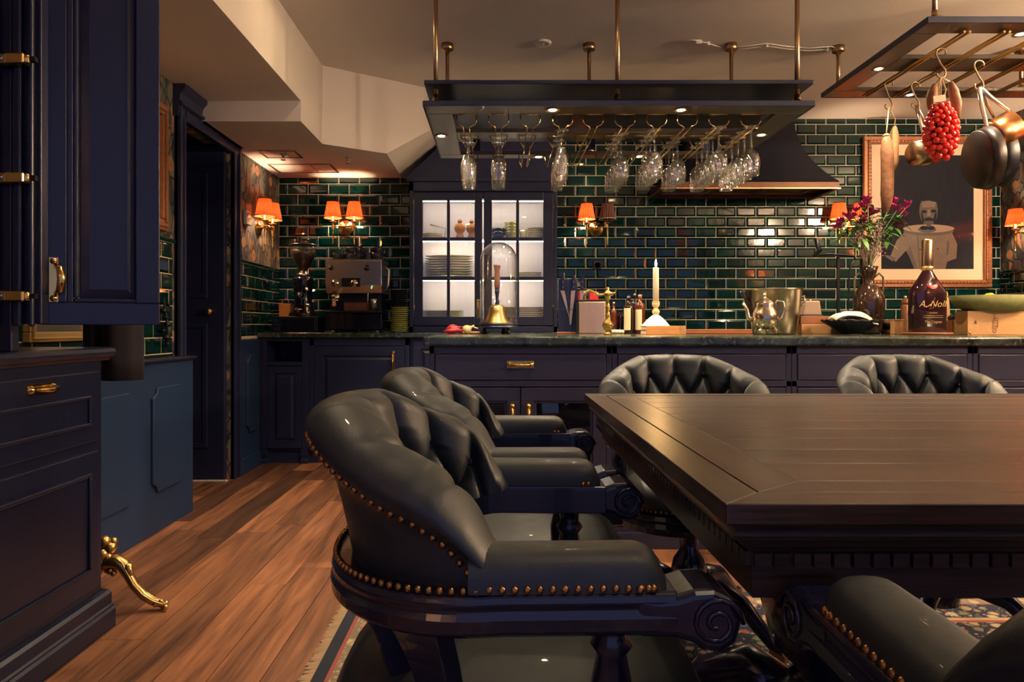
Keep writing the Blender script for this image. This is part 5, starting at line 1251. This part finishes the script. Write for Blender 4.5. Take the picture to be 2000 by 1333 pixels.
for a in (225, 315, 60, 120): MB().tube([(.040*math.cos(R(a)), .040*math.sin(R(a)), .04), (.058*math.cos(R(a)), .058*math.sin(R(a)), .02), (.055*math.cos(R(a)), .055*math.sin(R(a)), .006)], [.010, .007, .006], 8).build('foot', M['silver'], t_)
# wood blocks and salt dish beside the bucket
Y = 3.76; k_ = Y/F
t_ = thing('wooden_box', 'low orange wooden box right of the champagne bucket', 'box', isl(1598, Y)); h1 = PZ(634, Y)-ZT; h2 = PZ(618, Y)-ZT
MB().box(-42*k_, 36*k_, -.06, .06, 0, h1).build('body', M['boxwood'], t_, bevel=.002); MB().box(-42*k_, 30*k_, -.05, .06, h1, h2).build('lid', M['redwood'], t_, bevel=.002)
t_ = thing('butter_dish', 'pinkish covered dish standing on the low wooden box', 'dish', (PX(1583, Y), Y, ZT+h2))
MB().prism([(-19*k_, .004), (18*k_, .004), (14*k_, 30*k_), (-15*k_, 30*k_)], 'xz', -.03, .03).build('cover', M['print_light'], t_, bevel=.008, seg=3); MB().box(-21*k_, 20*k_, -.036, .036, 0, .005).build('base', M['darkoak'], t_, bevel=.002)
MB().sphere((0, 0, 31*k_), .006).build('knob', M['agedbrass'], t_)
# napkin bowl
Y = 3.60; k_ = Y/F
t_ = thing('fluted_bowl', 'black fluted oval bowl holding folded napkins', 'bowl', isl(1665, Y))
def fb(u_, w_):
    a = 2*pi*u_; k = w_; r_ = (.30+.70*k)*60*k_; z = .004+PZ(627, Y)*0+(.070*k**1.15)*(1+.05*k*math.cos(16*a)); return (r_*math.cos(a), r_*.62*math.sin(a), z)
m = MB().grid(fb, 96, 8, True, True); m.add([fb(j/96, 0) for j in range(96)], [tuple(range(96))]); ob = m.build('bowl', M['iron'], t_); md = ob.modifiers.new('solid', 'SOLIDIFY'); md.thickness = .003
for k in range(5):
    q = thing('napkin', 'folded cream linen napkin in the fluted bowl, %s layer from left' % ORD[k+1], 'napkin', (PX(1618+k*7, Y), Y-.03+k*.014, ZT+.052), group='napkins in the fluted bowl')
    m = MB(); L = (.22-.012*k)
    def nf(u_, w_, k=k, L=L):
        x = L*u_; e = math.sin(pi*min(1, u_*1.15)); z = .022+.030*e**.5-.020*u_**2+.006*math.sin(9*u_+k*2)*w_; return (x, -.05+.10*w_, z+.012*math.sin(pi*w_)+k*.003)
    m.grid(nf, 20, 8); ob = m.build('cloth', M['linen'], q); md = ob.modifiers.new('solid', 'SOLIDIFY'); md.thickness = .005
# tall black stand
Y = 3.98; k_ = Y/F
t_ = thing('iron_stand', 'tall thin black iron stand left of the flower vase', 'stand', isl(1637, Y)); zt = PZ(500, Y)-ZT
MB().box(-.008, .008, -.006, .006, .01, zt).build('post', M['iron'], t_); MB().box(-.05, .05, -.05, .05, 0, .012).build('base', M['iron'], t_, bevel=.003)
MB().tube([(-.14, 0, zt-.005), (-.06, 0, zt+.01), (.09, 0, zt), (.1, 0, zt-.02)], .006, 8).tube([(-.13, 0, zt+.10), (-.11, 0, zt+.03), (-.14, 0, zt)], [.012, .016, .01], 8).build('arm', M['iron'], t_)
MB().tube([(.10, .0, zt-.02), (.075, 0, zt-.05), (.065, 0, zt-.12), (.055, 0, .05), (.06, .0, .01)], .005, 8).build('hanger', M['iron'], t_)
# vase with flowers
Y = 3.80; k_ = Y/F; vz = PZ(521, Y)-ZT
t_ = thing('glazed_vase', 'dark brown glazed two-handled vase', 'vase', isl(1697, Y))
MB().lathe([(.001, 0), (18*k_, 0), (22*k_, .01), (28*k_, vz*.35), (28*k_, vz*.52), (20*k_, vz*.68), (10*k_, vz*.74), (9*k_, vz*.82), (13*k_, vz*.9), (17*k_, vz), (15.5*k_, vz), (11*k_, vz*.88), (7*k_, vz*.8), (7*k_, vz*.74), (.001, vz*.70)], n=32).build('body', simple('brown_ash_glaze', (.035, .018, .010), .09, coat=.6, var=.7, vscale=9), t_)
for s_ in (-1, 1): MB().tube([(s_*9*k_, 0, vz*.83), (s_*20*k_, 0, vz*.90), (s_*28*k_, 0, vz*.84), (s_*28*k_, 0, vz*.66), (s_*25*k_, 0, vz*.56)], .0055, 8).build('handle', simple('olive_glaze', (.10, .07, .03), .15, coat=.5), t_)
rngf = random.Random(11)
def flower_head(m, p, s):
    for k in range(6):
        a = 2*pi*k/6+rngf.random(); d = Vector((math.cos(a)*.7, math.sin(a)*.5-.3, .7)).normalized()*s; w = d.cross(Vector((0, 0, 1))).normalized()*s*.32
        q = p+d*.5; m.add([p, q+w, p+d, q-w, q+Vector((0, 0, s*.12))], [(0, 1, 4), (1, 2, 4), (2, 3, 4), (3, 0, 4)])
heads = [(1642, 438, .06), (1655, 425, .0), (1668, 420, -.05), (1638, 448, .0), (1688, 405, .03), (1695, 395, -.02), (1706, 415, .02), (1682, 432, -.04), (1740, 400, .04), (1752, 410, -.03), (1763, 420, .02), (1770, 405, .0), (1757, 440, .0), (1700, 425, .06)]
base = Vector((PX(1697, Y), Y, ZT+vz*.8))
for k, (px, py, dy) in enumerate(heads):
    p = W(px, py, Y+dy)
    q = thing('alstroemeria_stem', 'pink lily stem in the brown vase, %s of its flower heads from left' % ORD[1+sorted(h[0] for h in heads).index(px)], 'flower', tuple(base), group='pink flower stems in the vase')
    rel = p-base; bend = Vector((rel.x*.35, rel.y*.35, rel.z*.6)); r0v = Vector((rngf.uniform(-.012, .012), rngf.uniform(-.012, .012), 0))
    MB().tube([r0v, r0v*1.2+Vector((0, 0, .06)), bend, rel], [.0028, .0028, .0024, .002], 6).build('stalk', M['stem'], q)
    m = MB()
    for j in range(4): flower_head(m, rel+Vector((rngf.uniform(-.022, .022), rngf.uniform(-.02, .02), rngf.uniform(-.018, .018))), .036)
    m.build('blossom', M['petal'], q)
    for j in range(7):
        lm = MB()
        f_ = rngf.uniform(.45, .98); b0 = bend.lerp(rel, (f_-.4)/.6) if f_ > .4 else bend
        a = rngf.uniform(0, 2*pi); d = Vector((math.cos(a), math.sin(a)*.6, rngf.uniform(-.5, .4))).normalized(); L = rngf.uniform(.06, .11); w = d.cross(Vector((0, 0, 1))).normalized()*.014
        pts_ = [b0, b0+d*L*.35+w, b0+d*L*.35-w, b0+d*L*.7+w*.8-Vector((0, 0, .01)), b0+d*L*.7-w*.8-Vector((0, 0, .01)), b0+d*L-Vector((0, 0, .028))]
        lm.add(pts_, [(0, 1, 2), (1, 3, 4, 2), (3, 5, 4)], True)
        lm.build('leaf', M['leaf'], q)
m = MB(); q = thing('dried_sprigs', 'bunch of fine dried mauve sprigs in the vase centre', 'dried flowers', tuple(base))
for k in range(44):
    e = W(rngf.uniform(1672, 1722), rngf.uniform(430, 500), Y+rngf.uniform(-.05, .05))-base
    m.tube([(0, 0, 0), e*.5+Vector((0, 0, .02)), e], .0012, 4)
    for j in range(9): m.sphere(e+Vector((rngf.uniform(-.022, .022), rngf.uniform(-.02, .02), rngf.uniform(-.03, .03))), rngf.uniform(.0028, .0058), 5, 4)
m.build('sprig', M['sprig'], q)['kind'] = 'stuff'
# cognac bottle
Y = 3.50; k_ = Y/F; hz = PZ(468, Y)-ZT-.012
t_ = thing('cognac_bottle', 'large dark cognac bottle with gold lettering', 'bottle', (PX(1811, Y), Y, ZT+.0125)); w = 33*k_
def cb_(u_, w_):
    prof = [(0, 0), (.93, 0), (1, .012), (1, .40), (.98, .44), (.60, .56), (.36, .63), (.27, .66), (.25, .70), (.25, .97), (.25, .975)]
    i = min(int(w_*(len(prof)-1)+1e-6), len(prof)-1); r_, z = prof[i]; a = 2*pi*u_; k = 3.4 if z < .5 else 2.0
    ca, sa = math.cos(a), math.sin(a); r_ = max(r_, .001)
    return (w*r_*math.copysign(abs(ca)**(2/k), ca), w*r_*(.55 if z < .5 else (.55+.45*min(1, (z-.5)/.15)))*math.copysign(abs(sa)**(2/k), sa), z*hz)
MB().grid(cb_, 40, 10, True, True).build('body', simple('cognac_glass', (.022, .005, .008), .05, coat=.6), t_)
MB().lathe([(.26*w, .70*hz), (.30*w, .71*hz), (.30*w, .80*hz), (.30*w, .985*hz), (.26*w, hz), (.001, hz)], n=20).build('capsule', M['bronze'], t_)
MB().lathe([(.29*w, .665*hz), (.33*w, .68*hz), (.33*w, .70*hz), (.29*w, .71*hz)], n=20).build('collar', M['gold'], t_)
Mt = Matrix.Rotation(R(90), 4, 'X')
def btext(s_, size, z, name, shear=0, x=0, off=.56): text_mesh(s_, size, M['gold'], name, t_, Matrix.Translation((x, -w*off-.0008, z))@Mt, shear)
btext('XO', .014, hz*.575, 'lettering', 0, 0, .50)
btext('A. Nolli', .046, hz*.30, 'script_lettering', .35); btext('COGNAC', .010, hz*.205, 'lettering'); btext('The Cognac', .018, hz*.11, 'lettering')
MB().box(-.05, .05, -w*.56-.0008, -w*.55, hz*.175, hz*.178).box(-.05, .05, -w*.56-.0008, -w*.55, hz*.155, hz*.158).build('gold_rule', M['gold'], t_)
MB().lathe([(.001, 0), (.026, 0), (.030, .004), (.026, .007), (.001, .006)], (0, -w*.40, hz*.505), 24, Matrix.Rotation(R(66), 4, 'X')).build('seal', M['red'], t_)
MB().tube([(-.055, -w*.57, hz*.285), (-.035, -w*.57, hz*.265), (-.01, -w*.57, hz*.30), (.008, -w*.57, hz*.37), (0, -w*.57, hz*.255), (-.022, -w*.57, hz*.25)], .0012, 5).build('swash', M['gold'], t_)
tag(MB().lathe([(.001, 0), (.11, 0), (.115, .006), (.11, .012), (.001, .012)], n=30).build('round_board', M['redwood'], loc=(PX(1811, Y), Y, ZT)), 'round reddish board under the cognac bottle', 'board')
# pepper mill, small dishes and boxes around the bottle
Y = 3.72; k_ = Y/F
t_ = thing('pepper_mill', 'turned brown pepper mill left of the cognac bottle', 'pepper mill', isl(1768, Y)); hm_ = PZ(578, Y)-ZT
MB().lathe([(.001, 0), (.024, 0), (.026, .02), (.022, .03), (.020, hm_*.5), (.022, hm_*.72), (.017, hm_*.78), (.001, hm_*.78)], n=20).build('body', M['cork'], t_); MB().lathe([(.001, hm_*.78), (.018, hm_*.78), (.020, hm_*.86), (.010, hm_*.92), (.001, hm_*.92)], n=16).build('head', M['cork'], t_); MB().sphere((0, 0, hm_*.96), .009).build('finial', M['steel'], t_)
t_ = thing('dark_pan', 'small dark pan with lid left of the pepper mill', 'pan', isl(1738, Y+.08)); MB().lathe([(.001, .03), (.045, .03), (.058, .06), (.056, .06), (.043, .033), (.001, .034)], n=24).build('bowl', M['iron'], t_); MB().lathe([(.050, .060), (.03, .075), (.006, .082), (.001, .082)], n=20).build('lid', M['bronze'], t_); MB().tube([(.05, -.02, .055), (.11, -.03, .06)], [.006, .008], 8).build('handle', M['iron'], t_); MB().lathe([(.001, 0), (.05, 0), (.05, .03), (.001, .03)], n=4).build('trivet', M['redwood'], t_)
t_ = thing('small_crate', 'small pale wooden crate left of the pepper mill', 'box', isl(1752, Y-.07)); MB().box(-9*k_, 8*k_, -.02, .02, 0, 27*k_).build('side', M['boxwood'], t_, bevel=.002); MB().box(-10*k_, 9*k_, -.022, .022, 27*k_, 29*k_).build('lid', M['boxwood'], t_)
t_ = thing('paddle_board', 'upright orange wooden paddle board behind the cognac bottle', 'board', isl(1846, Y+.1)); MB().prism([(-.012, 0), (.024, 0), (.030, .10), (.026, .17), (.016, .235), (-.004, .25), (-.012, .24)], 'xz', 0, .016).build('paddle', M['boxwood'], t_, bevel=.004); MB().box(-.02, .03, -.02, .03, 0, .012).build('stand', M['redwood'], t_)
t_ = thing('wooden_block', 'squat orange wooden block right of the cognac bottle', 'box', isl(1868, Y)); MB().box(-19*k_, 17*k_, -.05, .05, 0, 27*k_).build('block', M['boxwood'], t_, bevel=.003); MB().box(-20*k_, -18*k_, -.05, .05, 0, 27*k_).build('end_strip', M['redwood'], t_)
for k, px in enumerate((1858, 1880)):
    q = thing('glass_stopper_jar', ['small dark jar on the wooden block, left one', 'small dark jar on the wooden block, right one'][k], 'jar', (PX(px, Y), Y, ZT+27*k_), group='small dark jars')
    MB().lathe([(.001, 0), (.016, 0), (.019, .012), (.012, .026), (.001, .027)], n=16).build('body', M['blackgloss'], q); MB().sphere((0, 0, .031), .006).build('knob', M['steel'], q)
# wine box with bowl
Y = 3.48; k_ = Y/F
bx0, bx1 = PX(1890, Y), PX(2030, Y); hb_ = PZ(608, Y)-ZT
t_ = thing('wine_box', 'long pale wooden wine box with printed side', 'box', ((bx0+bx1)/2, Y, ZT)); a = (bx1-bx0)/2
MB().box(-a, a, 0, .10, .0, hb_).build('body', M['boxwood'], t_, bevel=.002); MB().box(-a-.001, a+.001, -.001, .101, hb_-.008, hb_).build('lid', M['boxwood'], t_, bevel=.001)
M['burn'] = simple('burnt_print', (.10, .03, .012), .7)
text_mesh('VALLEJO', .026, M['burn'], 'lettering', t_, Matrix.Translation((PX(1942, Y)-(bx0+bx1)/2, -.0012, hb_*.48))@Mt@Matrix.Rotation(R(-90), 4, 'Z'))
text_mesh('Contiene', .013, M['burn'], 'lettering', t_, Matrix.Translation((PX(1948.5, Y)-(bx0+bx1)/2, -.0012, hb_*.5))@Mt@Matrix.Rotation(R(-90), 4, 'Z'))
xq = PX(1904, Y)-(bx0+bx1)/2
MB().prism([(xq-.006, .055), (xq+.010, .055), (xq+.004, .075), (xq, .07)], 'xz', -.0012, -.0002).build('printed_mark', M['burn'], t_); MB().frame(xq-.015, xq+.018, .028, .048, .002, -.0012, -.0002).build('printed_frame', M['paper'], t_)
MB().lathe([(.001, .002), (.006, .002), (.007, 0)], (-a+.012, 0, .008), 12, Matrix.Rotation(R(90), 4, 'X')).build('nail', M['brass'], t_)
t_ = thing('mossy_bowl', 'wide rough green bowl on the wine box', 'bowl', (PX(1955, Y), Y+.05, ZT+hb_))
MB().lathe([(.001, 0), (52*k_, 0), (72*k_, .025), (86*k_, 31*k_), (83*k_, 31*k_), (68*k_, .03), (.001, .012)], n=40, sy=.62).build('bowl', M['bowlmoss'], t_)
q = thing('lemon', 'yellow lemon just showing over the mossy bowl rim', 'lemon', (PX(1946, Y), Y+.05, ZT+hb_+.05)); MB().lathe([(.001, -.042), (.008, -.036), (.026, -.012), (.028, .010), (.010, .036), (.001, .044)], (0, 0, .018), 20, Matrix.Rotation(R(90), 4, 'Y')).build('fruit', M['lemon'], q); MB().sphere((.044, 0, .018), .004).build('tip', M['stem'], q)

# ================================================================== PICTURE ON THE BACK WALL
Y = YB-.012
p = thing('framed_photograph', 'large gilt framed photograph of a cook bending over a plate', 'picture', (PX(1808, Y), Y, PZ(415, Y)))
def qx(px): return PX(px, Y)-PX(1808, Y)
def qz(py): return PZ(py, Y)-PZ(415, Y)
F0, F1, F2, F3 = qx(1684), qx(1933), qz(562), qz(268)
MB().frame(F0, F1, F2, F3, .030, -.030, 0).frame(F0+.028, F1-.028, F2+.028, F3-.028, .022, -.040, 0).frame(F0+.048, F1-.048, F2+.048, F3-.048, .010, -.030, 0).build('frame', M['gilt'], p, bevel=.006, seg=3)
bd = MB()
def beads(x0, x1, z0, z1, s_):
    n = int((x1-x0)/s_); 
    for k in range(n+1):
        for z in (z0, z1): bd.sphere((x0+(x1-x0)*k/n, -.041, z), .007, 6, 4)
    n = int((z1-z0)/s_)
    for k in range(n+1):
        for x in (x0, x1): bd.sphere((x, -.041, z0+(z1-z0)*k/n), .007, 6, 4)
beads(F0+.039, F1-.039, F2+.039, F3-.039, .026); bd.build('bead_row', M['gilt'], p)['kind'] = 'stuff'
MB().box(F0+.05, F1-.05, -.008, -.004, F2+.05, F3-.05).build('mount', M['mat'], p)
d0 = -.0085
pr_ = MB().box(qx(1720), qx(1900), d0-.001, d0, qz(526), qz(304)).build('print', M['print_dark'], p)
def shape(poly, mat, dz, nm='figure'): MB().prism([(qx(x), qz(y)) for x, y in poly], 'xz', d0-.001-dz-.0004, d0-.001-dz+.0002).build(nm, M[mat], pr_)
def ell(cx_, cy_, rx_, ry_, n=28, a0=0, a1=360): return [(cx_+rx_*math.cos(R(a0+(a1-a0)*k/n)), cy_+ry_*math.sin(R(a0+(a1-a0)*k/n))) for k in range(n)]
shape([(1767, 452), (1790, 441), (1830, 440), (1856, 451), (1868, 478), (1866, 505), (1848, 512), (1845, 526), (1786, 526), (1776, 505), (1768, 490), (1748, 512), (1738, 500), (1750, 470)], 'print_mid', .0003)
shape([(1789, 458), (1791, 458), (1797, 526), (1794, 526)], 'print_shade', .0009); shape([(1848, 470), (1853, 472), (1850, 500), (1846, 498)], 'print_shade', .0009)
shape([(1776, 480), (1770, 492), (1784, 526), (1790, 526)], 'print_shade', .0009)
shape(ell(1812, 452, 49, 9), 'print_shade', .0009); shape(ell(1812, 447, 50, 8), 'print_light', .0012); shape(ell(1809, 449, 18, 6), 'print_shade', .0018); shape(ell(1803, 446, 8, 4), 'print_dark', .0022); shape(ell(1817, 446, 7, 4), 'print_dark', .0022)
shape(ell(1812, 412, 18, 30), 'print_skin', .0006); shape([(1796, 394), (1798, 384), (1812, 380), (1828, 385), (1830, 396), (1813, 392)], 'print_dark', .0012)
shape([(1799, 396), (1812, 393), (1826, 396), (1824, 405), (1801, 406)], 'print_mid', .0012); shape([(1796, 416), (1800, 418), (1804, 434), (1800, 436)], 'print_dark', .0010); shape([(1828, 416), (1824, 418), (1820, 434), (1825, 436)], 'print_dark', .0010)
shape(ell(1803, 414, 5.5, 3), 'print_dark', .0014); shape(ell(1822, 413, 5.5, 3), 'print_dark', .0014); shape([(1810, 410), (1814, 410), (1816, 422), (1809, 422)], 'print_mid', .0014)
shape([(1803, 428), (1812, 425), (1822, 428), (1819, 432), (1806, 432)], 'print_dark', .0014); shape(ell(1812, 440, 5, 4), 'print_skin', .0024); shape([(1748, 505), (1738, 500), (1726, 498), (1728, 502), (1742, 512)], 'print_skin', .0012)
for x, y in ((1795, 488), (1830, 487)): shape(ell(x, y, 1.5, 1.5, 10), 'print_dark', .0016)
MB().box(F0+.05, F1-.05, -.016, -.0145, F2+.05, F3-.05).build('glazing', M['picglass'], p)

M['blackpan'] = simple('seasoned_pan_steel', (.022, .013, .010), .38, .4, var=.6, vscale=7)
# ================================================================== HANGING FROM THE POT RACK
def hook(px, yb, y0, y1, label, dy_=0):
    """S hook on a bar; px,py of bend top and lower bend"""
    t_ = thing('s_hook', label, 'hook', tuple(W(px, y0, yb)), group='hooks on the pot rack'); L = (y1-y0)*yb/F
    pts_ = [(.022*math.cos(R(a)), 0, -.014+.018*math.sin(R(a))) for a in range(-30, 181, 30)]
    pts_ += [(-.02, 0, -.03), (-.004, 0, -L*.5), (.018, 0, -L+.035)]
    pts_ += [(.020*math.cos(R(a)), 0, -L+.018+.018*math.sin(R(a))) for a in range(0, -211, -30)]
    MB().tube(pts_, .0042, 8).build('wire', M['bronze'], t_); return W(px, y1, yb)
def hookat(px, y0, bar):  # depth at which the bar line passes behind pixel px
    X = pcx+RODX[bar]; return X*F/(px-VX)
# sausages
Yh = 3.62
hook(1736, Yh, 158, 214, 'brass S hook carrying two sausages')
def sausage(px, ya, yb, r_, mat, label, bend, Yq):
    t_ = thing('cured_sausage', label, 'sausage', tuple(W(px, ya, Yq)), group='sausages on the left hook'); L = (yb-ya)*Yq/F; r_ *= Yq/F
    MB().tube([(bend*math.sin(pi*k/9)*.01, 0, -.02-(L-.02)*k/9) for k in range(10)], [r_*.35, r_*.8]+[r_]*6+[r_*.8, r_*.3], 14).build('casing', M[mat], t_)
    MB().tube([(0, 0, -.02), (.004, 0, .02), (PX(1736, Yh)-PX(px, Yq), Yh-Yq, PZ(211, Yh)-PZ(ya, Yq))], .003, 6).tube([(r_*.5*math.cos(a), r_*.5*math.sin(a), -.03) for a in [2*pi*j/10 for j in range(10)]], .003, 5, closed=True).build('string', M['string'], t_)
sausage(1731, 254, 415, 11.5, 'salami', 'long dark mottled sausage hanging on the left', .6, Yh-.03)
sausage(1747, 240, 333, 8.5, 'salamipale', 'shorter pale sausage hanging behind the dark one', -.4, Yh+.05)
# pans
def pan(px, py, r_px, depth, Yq, mat, label, tip, rx, rz, htop, hY, hmat='steel', flare=1.06):
    c = W(px, py, Yq); r_ = r_px*Yq/F
    t_ = thing('hanging_pan', label, 'pan', tuple(c), group='pans on the pot rack')
    Mx = Matrix.Rotation(rz, 4, 'Z')@Matrix.Rotation(rx, 4, 'X')
    MB().lathe([(.001, 0), (r_*.92, 0), (r_*.97, depth*.12), (r_*flare, depth), (r_*flare*.97, depth), (r_*.94, depth*.14), (.001, .004)], n=40, M=Mx).build('vessel', M[mat], t_)
    top = W(*htop, hY)-c; rim = Vector((0, 0, r_*.96))+Mx.to_3x3()@Vector((0, 0, depth*.85))
    MB().tube([rim, rim.lerp(top, .12)+Vector((0, -.008, .0)), rim.lerp(top, .6), top], [.009, .007, .008, .009], 8, flat=1.3).build('handle', M[hmat], t_)
    return t_
hook(1788, 3.60, 162, 212, 'dark S hook carrying the two small saucepans')
pan(1787, 300, 24, .085, 3.56, 'bronze', 'small aged metal saucepan seen from its base', 0, R(-80), R(-69), (1790, 207), 3.60)
pan(1806, 302, 24, .07, 3.74, 'darkcopper', 'small saucepan mostly behind the tomatoes', 0, R(-70), R(-75), (1791, 207), 3.605)
hook(1838, 3.05, 96, 152, 'brass S hook carrying the tomato bunch')
hook(1912, 3.12, 120, 176, 'brass S hook carrying the three large pans')
pan(1906, 312, 58, .05, 3.10, 'blackpan', 'large blackened frying pan hanging at the right', 0, R(-84), R(-97), (1912, 172), 3.12)
pan(1928, 308, 56, .06, 3.30, 'iron', 'large black frying pan hanging furthest back', 0, R(-84), R(-97), (1914, 172), 3.13)
pan(1938, 266, 30, .10, 3.20, 'copper', 'small copper saucepan above the black pans', 0, R(-64), R(-97), (1913, 171), 3.125)
# tomatoes and sausage tied above them
Yt = 3.05; c = W(1838, 151, Yt)
tm = thing('tomato_bunch', 'hanging bunch of bright red cherry tomatoes', 'tomatoes', tuple(c)); kt = Yt/F
MB().tube([(0, 0, 0), (-.002, 0, -.08), (-.004, 0, -.32)], .004, 6).tube([(0, 0, 0), (.015, -.01, -.06), (.004, 0, -.12)], .003, 6).tube([(0, 0, 0), (-.018, -.01, -.06), (-.006, 0, -.12)], .003, 6).build('string', M['string'], tm)
tmm = MB().sphere((0, 0, 0), 1, 12, 8).mesh('tomato', M['tomato']); rt = random.Random(4); pts_ = []
tries = 0
while len(pts_) < 120 and tries < 20000:
    tries += 1; z = rt.uniform(-.365, -.125); a = rt.uniform(0, 2*pi); e = math.sin(pi*min(1, max(0, (z+.38)/.27)))**.6
    R_ = .064*e; q = Vector((R_*math.cos(a)*1.0, R_*math.sin(a)*.8, z))
    if all((q-o).length > .021 for o in pts_): pts_.append(q)
for q in pts_:
    o = bpy.data.objects.new('tomato', tmm); col.objects.link(o); o.parent = tm; o.location = q; s_ = rt.uniform(.0128, .0158); o.scale = (s_, s_, s_*.95)
MB().lathe([(.001, -.35), (.022, -.32), (.034, -.24), (.028, -.15), (.001, -.13)], n=14).build('vine', M['stem'], tm)
tg = MB().obox((-.026, -.03, -.105), (.055, .002, .028), Matrix.Rotation(R(-8), 3, 'Y')).build('paper_tag', M['paper'], tm)
for k, (px, ya, yb, label) in enumerate(((1856, 160, 232, 'dark dry sausage hanging behind the tomatoes'), (1826, 165, 215, 'short dry sausage stub hanging left above the tomatoes'))):
    p0 = W(px, ya, Yt+.05); t_ = thing('dry_sausage', label, 'sausage', tuple(p0), group='sausages above the tomatoes'); L = (yb-ya)*kt
    dx = .035 if k == 0 else -.02
    MB().tube([(0, 0, 0), (dx*.4, 0, -L*.25), (dx*.8, 0, -L*.6), (dx, 0, -L)], [.010, .021, .022, .010], 12).build('casing', M['salami'], t_); MB().tube([(0, 0, 0), (PX(1838, Yt)-p0.x, -.05, W(0, 151, Yt).z-p0.z)], .003, 6).build('string', M['string'], t_)

# ================================================================== LEFT WALL BITS
fr_ = thing('gilt_picture', 'narrow view of a gilt framed picture on the left wallpaper', 'picture', (XL, 3.02, 1.62))
MB().frame(-.30, .30, -.23, .38, .055, 0, .025, 'yz').frame(-.285, .285, -.215, .365, .022, .02, .034, 'yz').build('frame', M['gilt'], fr_, bevel=.006)
MB().box(0, .008, -.245, .245, -.175, .325).build('mount', M['mat'], fr_)
g2 = thing('gilt_mirror', 'gilt frame edge glimpsed between dresser and open leaf', 'mirror', (XL+.006, 2.52, .875))
MB().frame(-.20, .20, 0, .62, .035, 0, .03, 'yz').frame(-.192, .192, .008, .612, .010, .03, .038, 'yz').build('frame', M['gold'], g2, bevel=.005); MB().box(.0, .006, -.165, .165, .035, .585).build('glass', M['silver'], g2)
ih = thing('iron_ornament', 'black twisted iron ornament hanging on the tiled left wall', 'ornament', (XL+.012, 3.27, .83))
m = MB()
for k in range(7): m.sphere((.022+.010*math.sin(k*2.2), .012*math.cos(k*2.2), .015+k*.032), .019 if k % 2 else .014, 10, 7, (1, 1, .8))
m.tube([(.02, 0, 0), (.03, 0, .11), (.012, 0, .24)], .006, 6).build('twist', M['iron'], ih)
cl = thing('hanging_cloth', 'dark cloth hanging in two folds below the open cabinet leaf', 'cloth', (PX(238, 2.30), 2.30, .75))
for k, (dx, dy, z0, r_) in enumerate(((.0, 0, .0, .066), (-.085, .03, .0, .06))):
    def cf(u_, w_, dx=dx, dy=dy, z0=z0, r_=r_):
        a = 2*pi*u_; q = r_*(1+.05*math.sin(3*a)+.03*math.sin(7*a+w_*3)); return (dx+q*math.cos(a), dy+q*.8*math.sin(a), z0+w_*.9)
    ob = MB().grid(cf, 36, 12, True, True).build('fold', M['cloth'], cl); md = ob.modifiers.new('solid', 'SOLIDIFY'); md.thickness = .004
MB().tube([(0, 0, .88), (-.1, .02, .92), (XL-PX(238, 2.30)+.002, .05, .93)], .008, 8).build('wall_peg', M['iron'], cl)
# gilded scroll foot on the floor
bf = thing('brass_scroll_foot', 'ornate gilded brass scroll foot on the floor by the dresser', 'foot', (PX(318, 2.24), 2.24, 0))
S = 2.24/F
P = [(322, 1190, .010), (300, 1184, .0125), (280, 1172, .0135), (262, 1152, .0145), (250, 1130, .016), (240, 1112, .021), (226, 1104, .025), (210, 1106, .022), (200, 1112, .016)]
pp = [((x-318)*S, 0, (1192-y)*S+.012) for x, y, _ in P]
MB().tube(pp, [r_ for *_, r_ in P], 12).build('scroll_leg', M['agedbrass'], bf)
for s_ in (-.011, 0, .011): MB().tube([(x+.004, s_-.004, z+r_*.62) for (x, _, z), (*_q, r_) in zip(pp, P)], .0035, 6).build('fluting', M['agedbrass'], bf)
cf_ = MB()
for x, y, r_ in ((205, 1062, .020), (214, 1075, .022), (203, 1085, .022), (211, 1092, .018), (199, 1072, .018), (218, 1064, .014), (200, 1098, .018), (196, 1108, .016), (218, 1118, .012), (225, 1122, .011), (232, 1118, .008), (209, 1120, .012)):
    cf_.sphere(((x-318)*S, rngf.uniform(-.012, .012), (1192-y)*S+.006), r_, 10, 7)
cf_.tube([((238-318)*S, 0, (1112-1100)*S*0+(1192-1104)*S), ((252-318)*S, -.004, (1192-1108)*S), ((256-318)*S, -.004, (1192-1122)*S), ((250-318)*S, -.004, (1192-1128)*S)], [.012, .014, .011, .006], 10).build('carved_leaves', M['agedbrass'], bf)
m = MB()
for x, y in ((306, 1183), (315, 1180), (323, 1184), (327, 1188), (317, 1190)): m.sphere(((x-318)*S, rngf.uniform(-.014, .010), (1192-y)*S+.006), .0095, 10, 6)
m.build('claw', M['agedbrass'], bf)
MB().tube([((200-318)*S, 0, .125), ((170-318)*S, .0, .16), ((150-318)*S, 0, .30)], [.016, .03, .035], 10).build('stem', M['agedbrass'], bf)
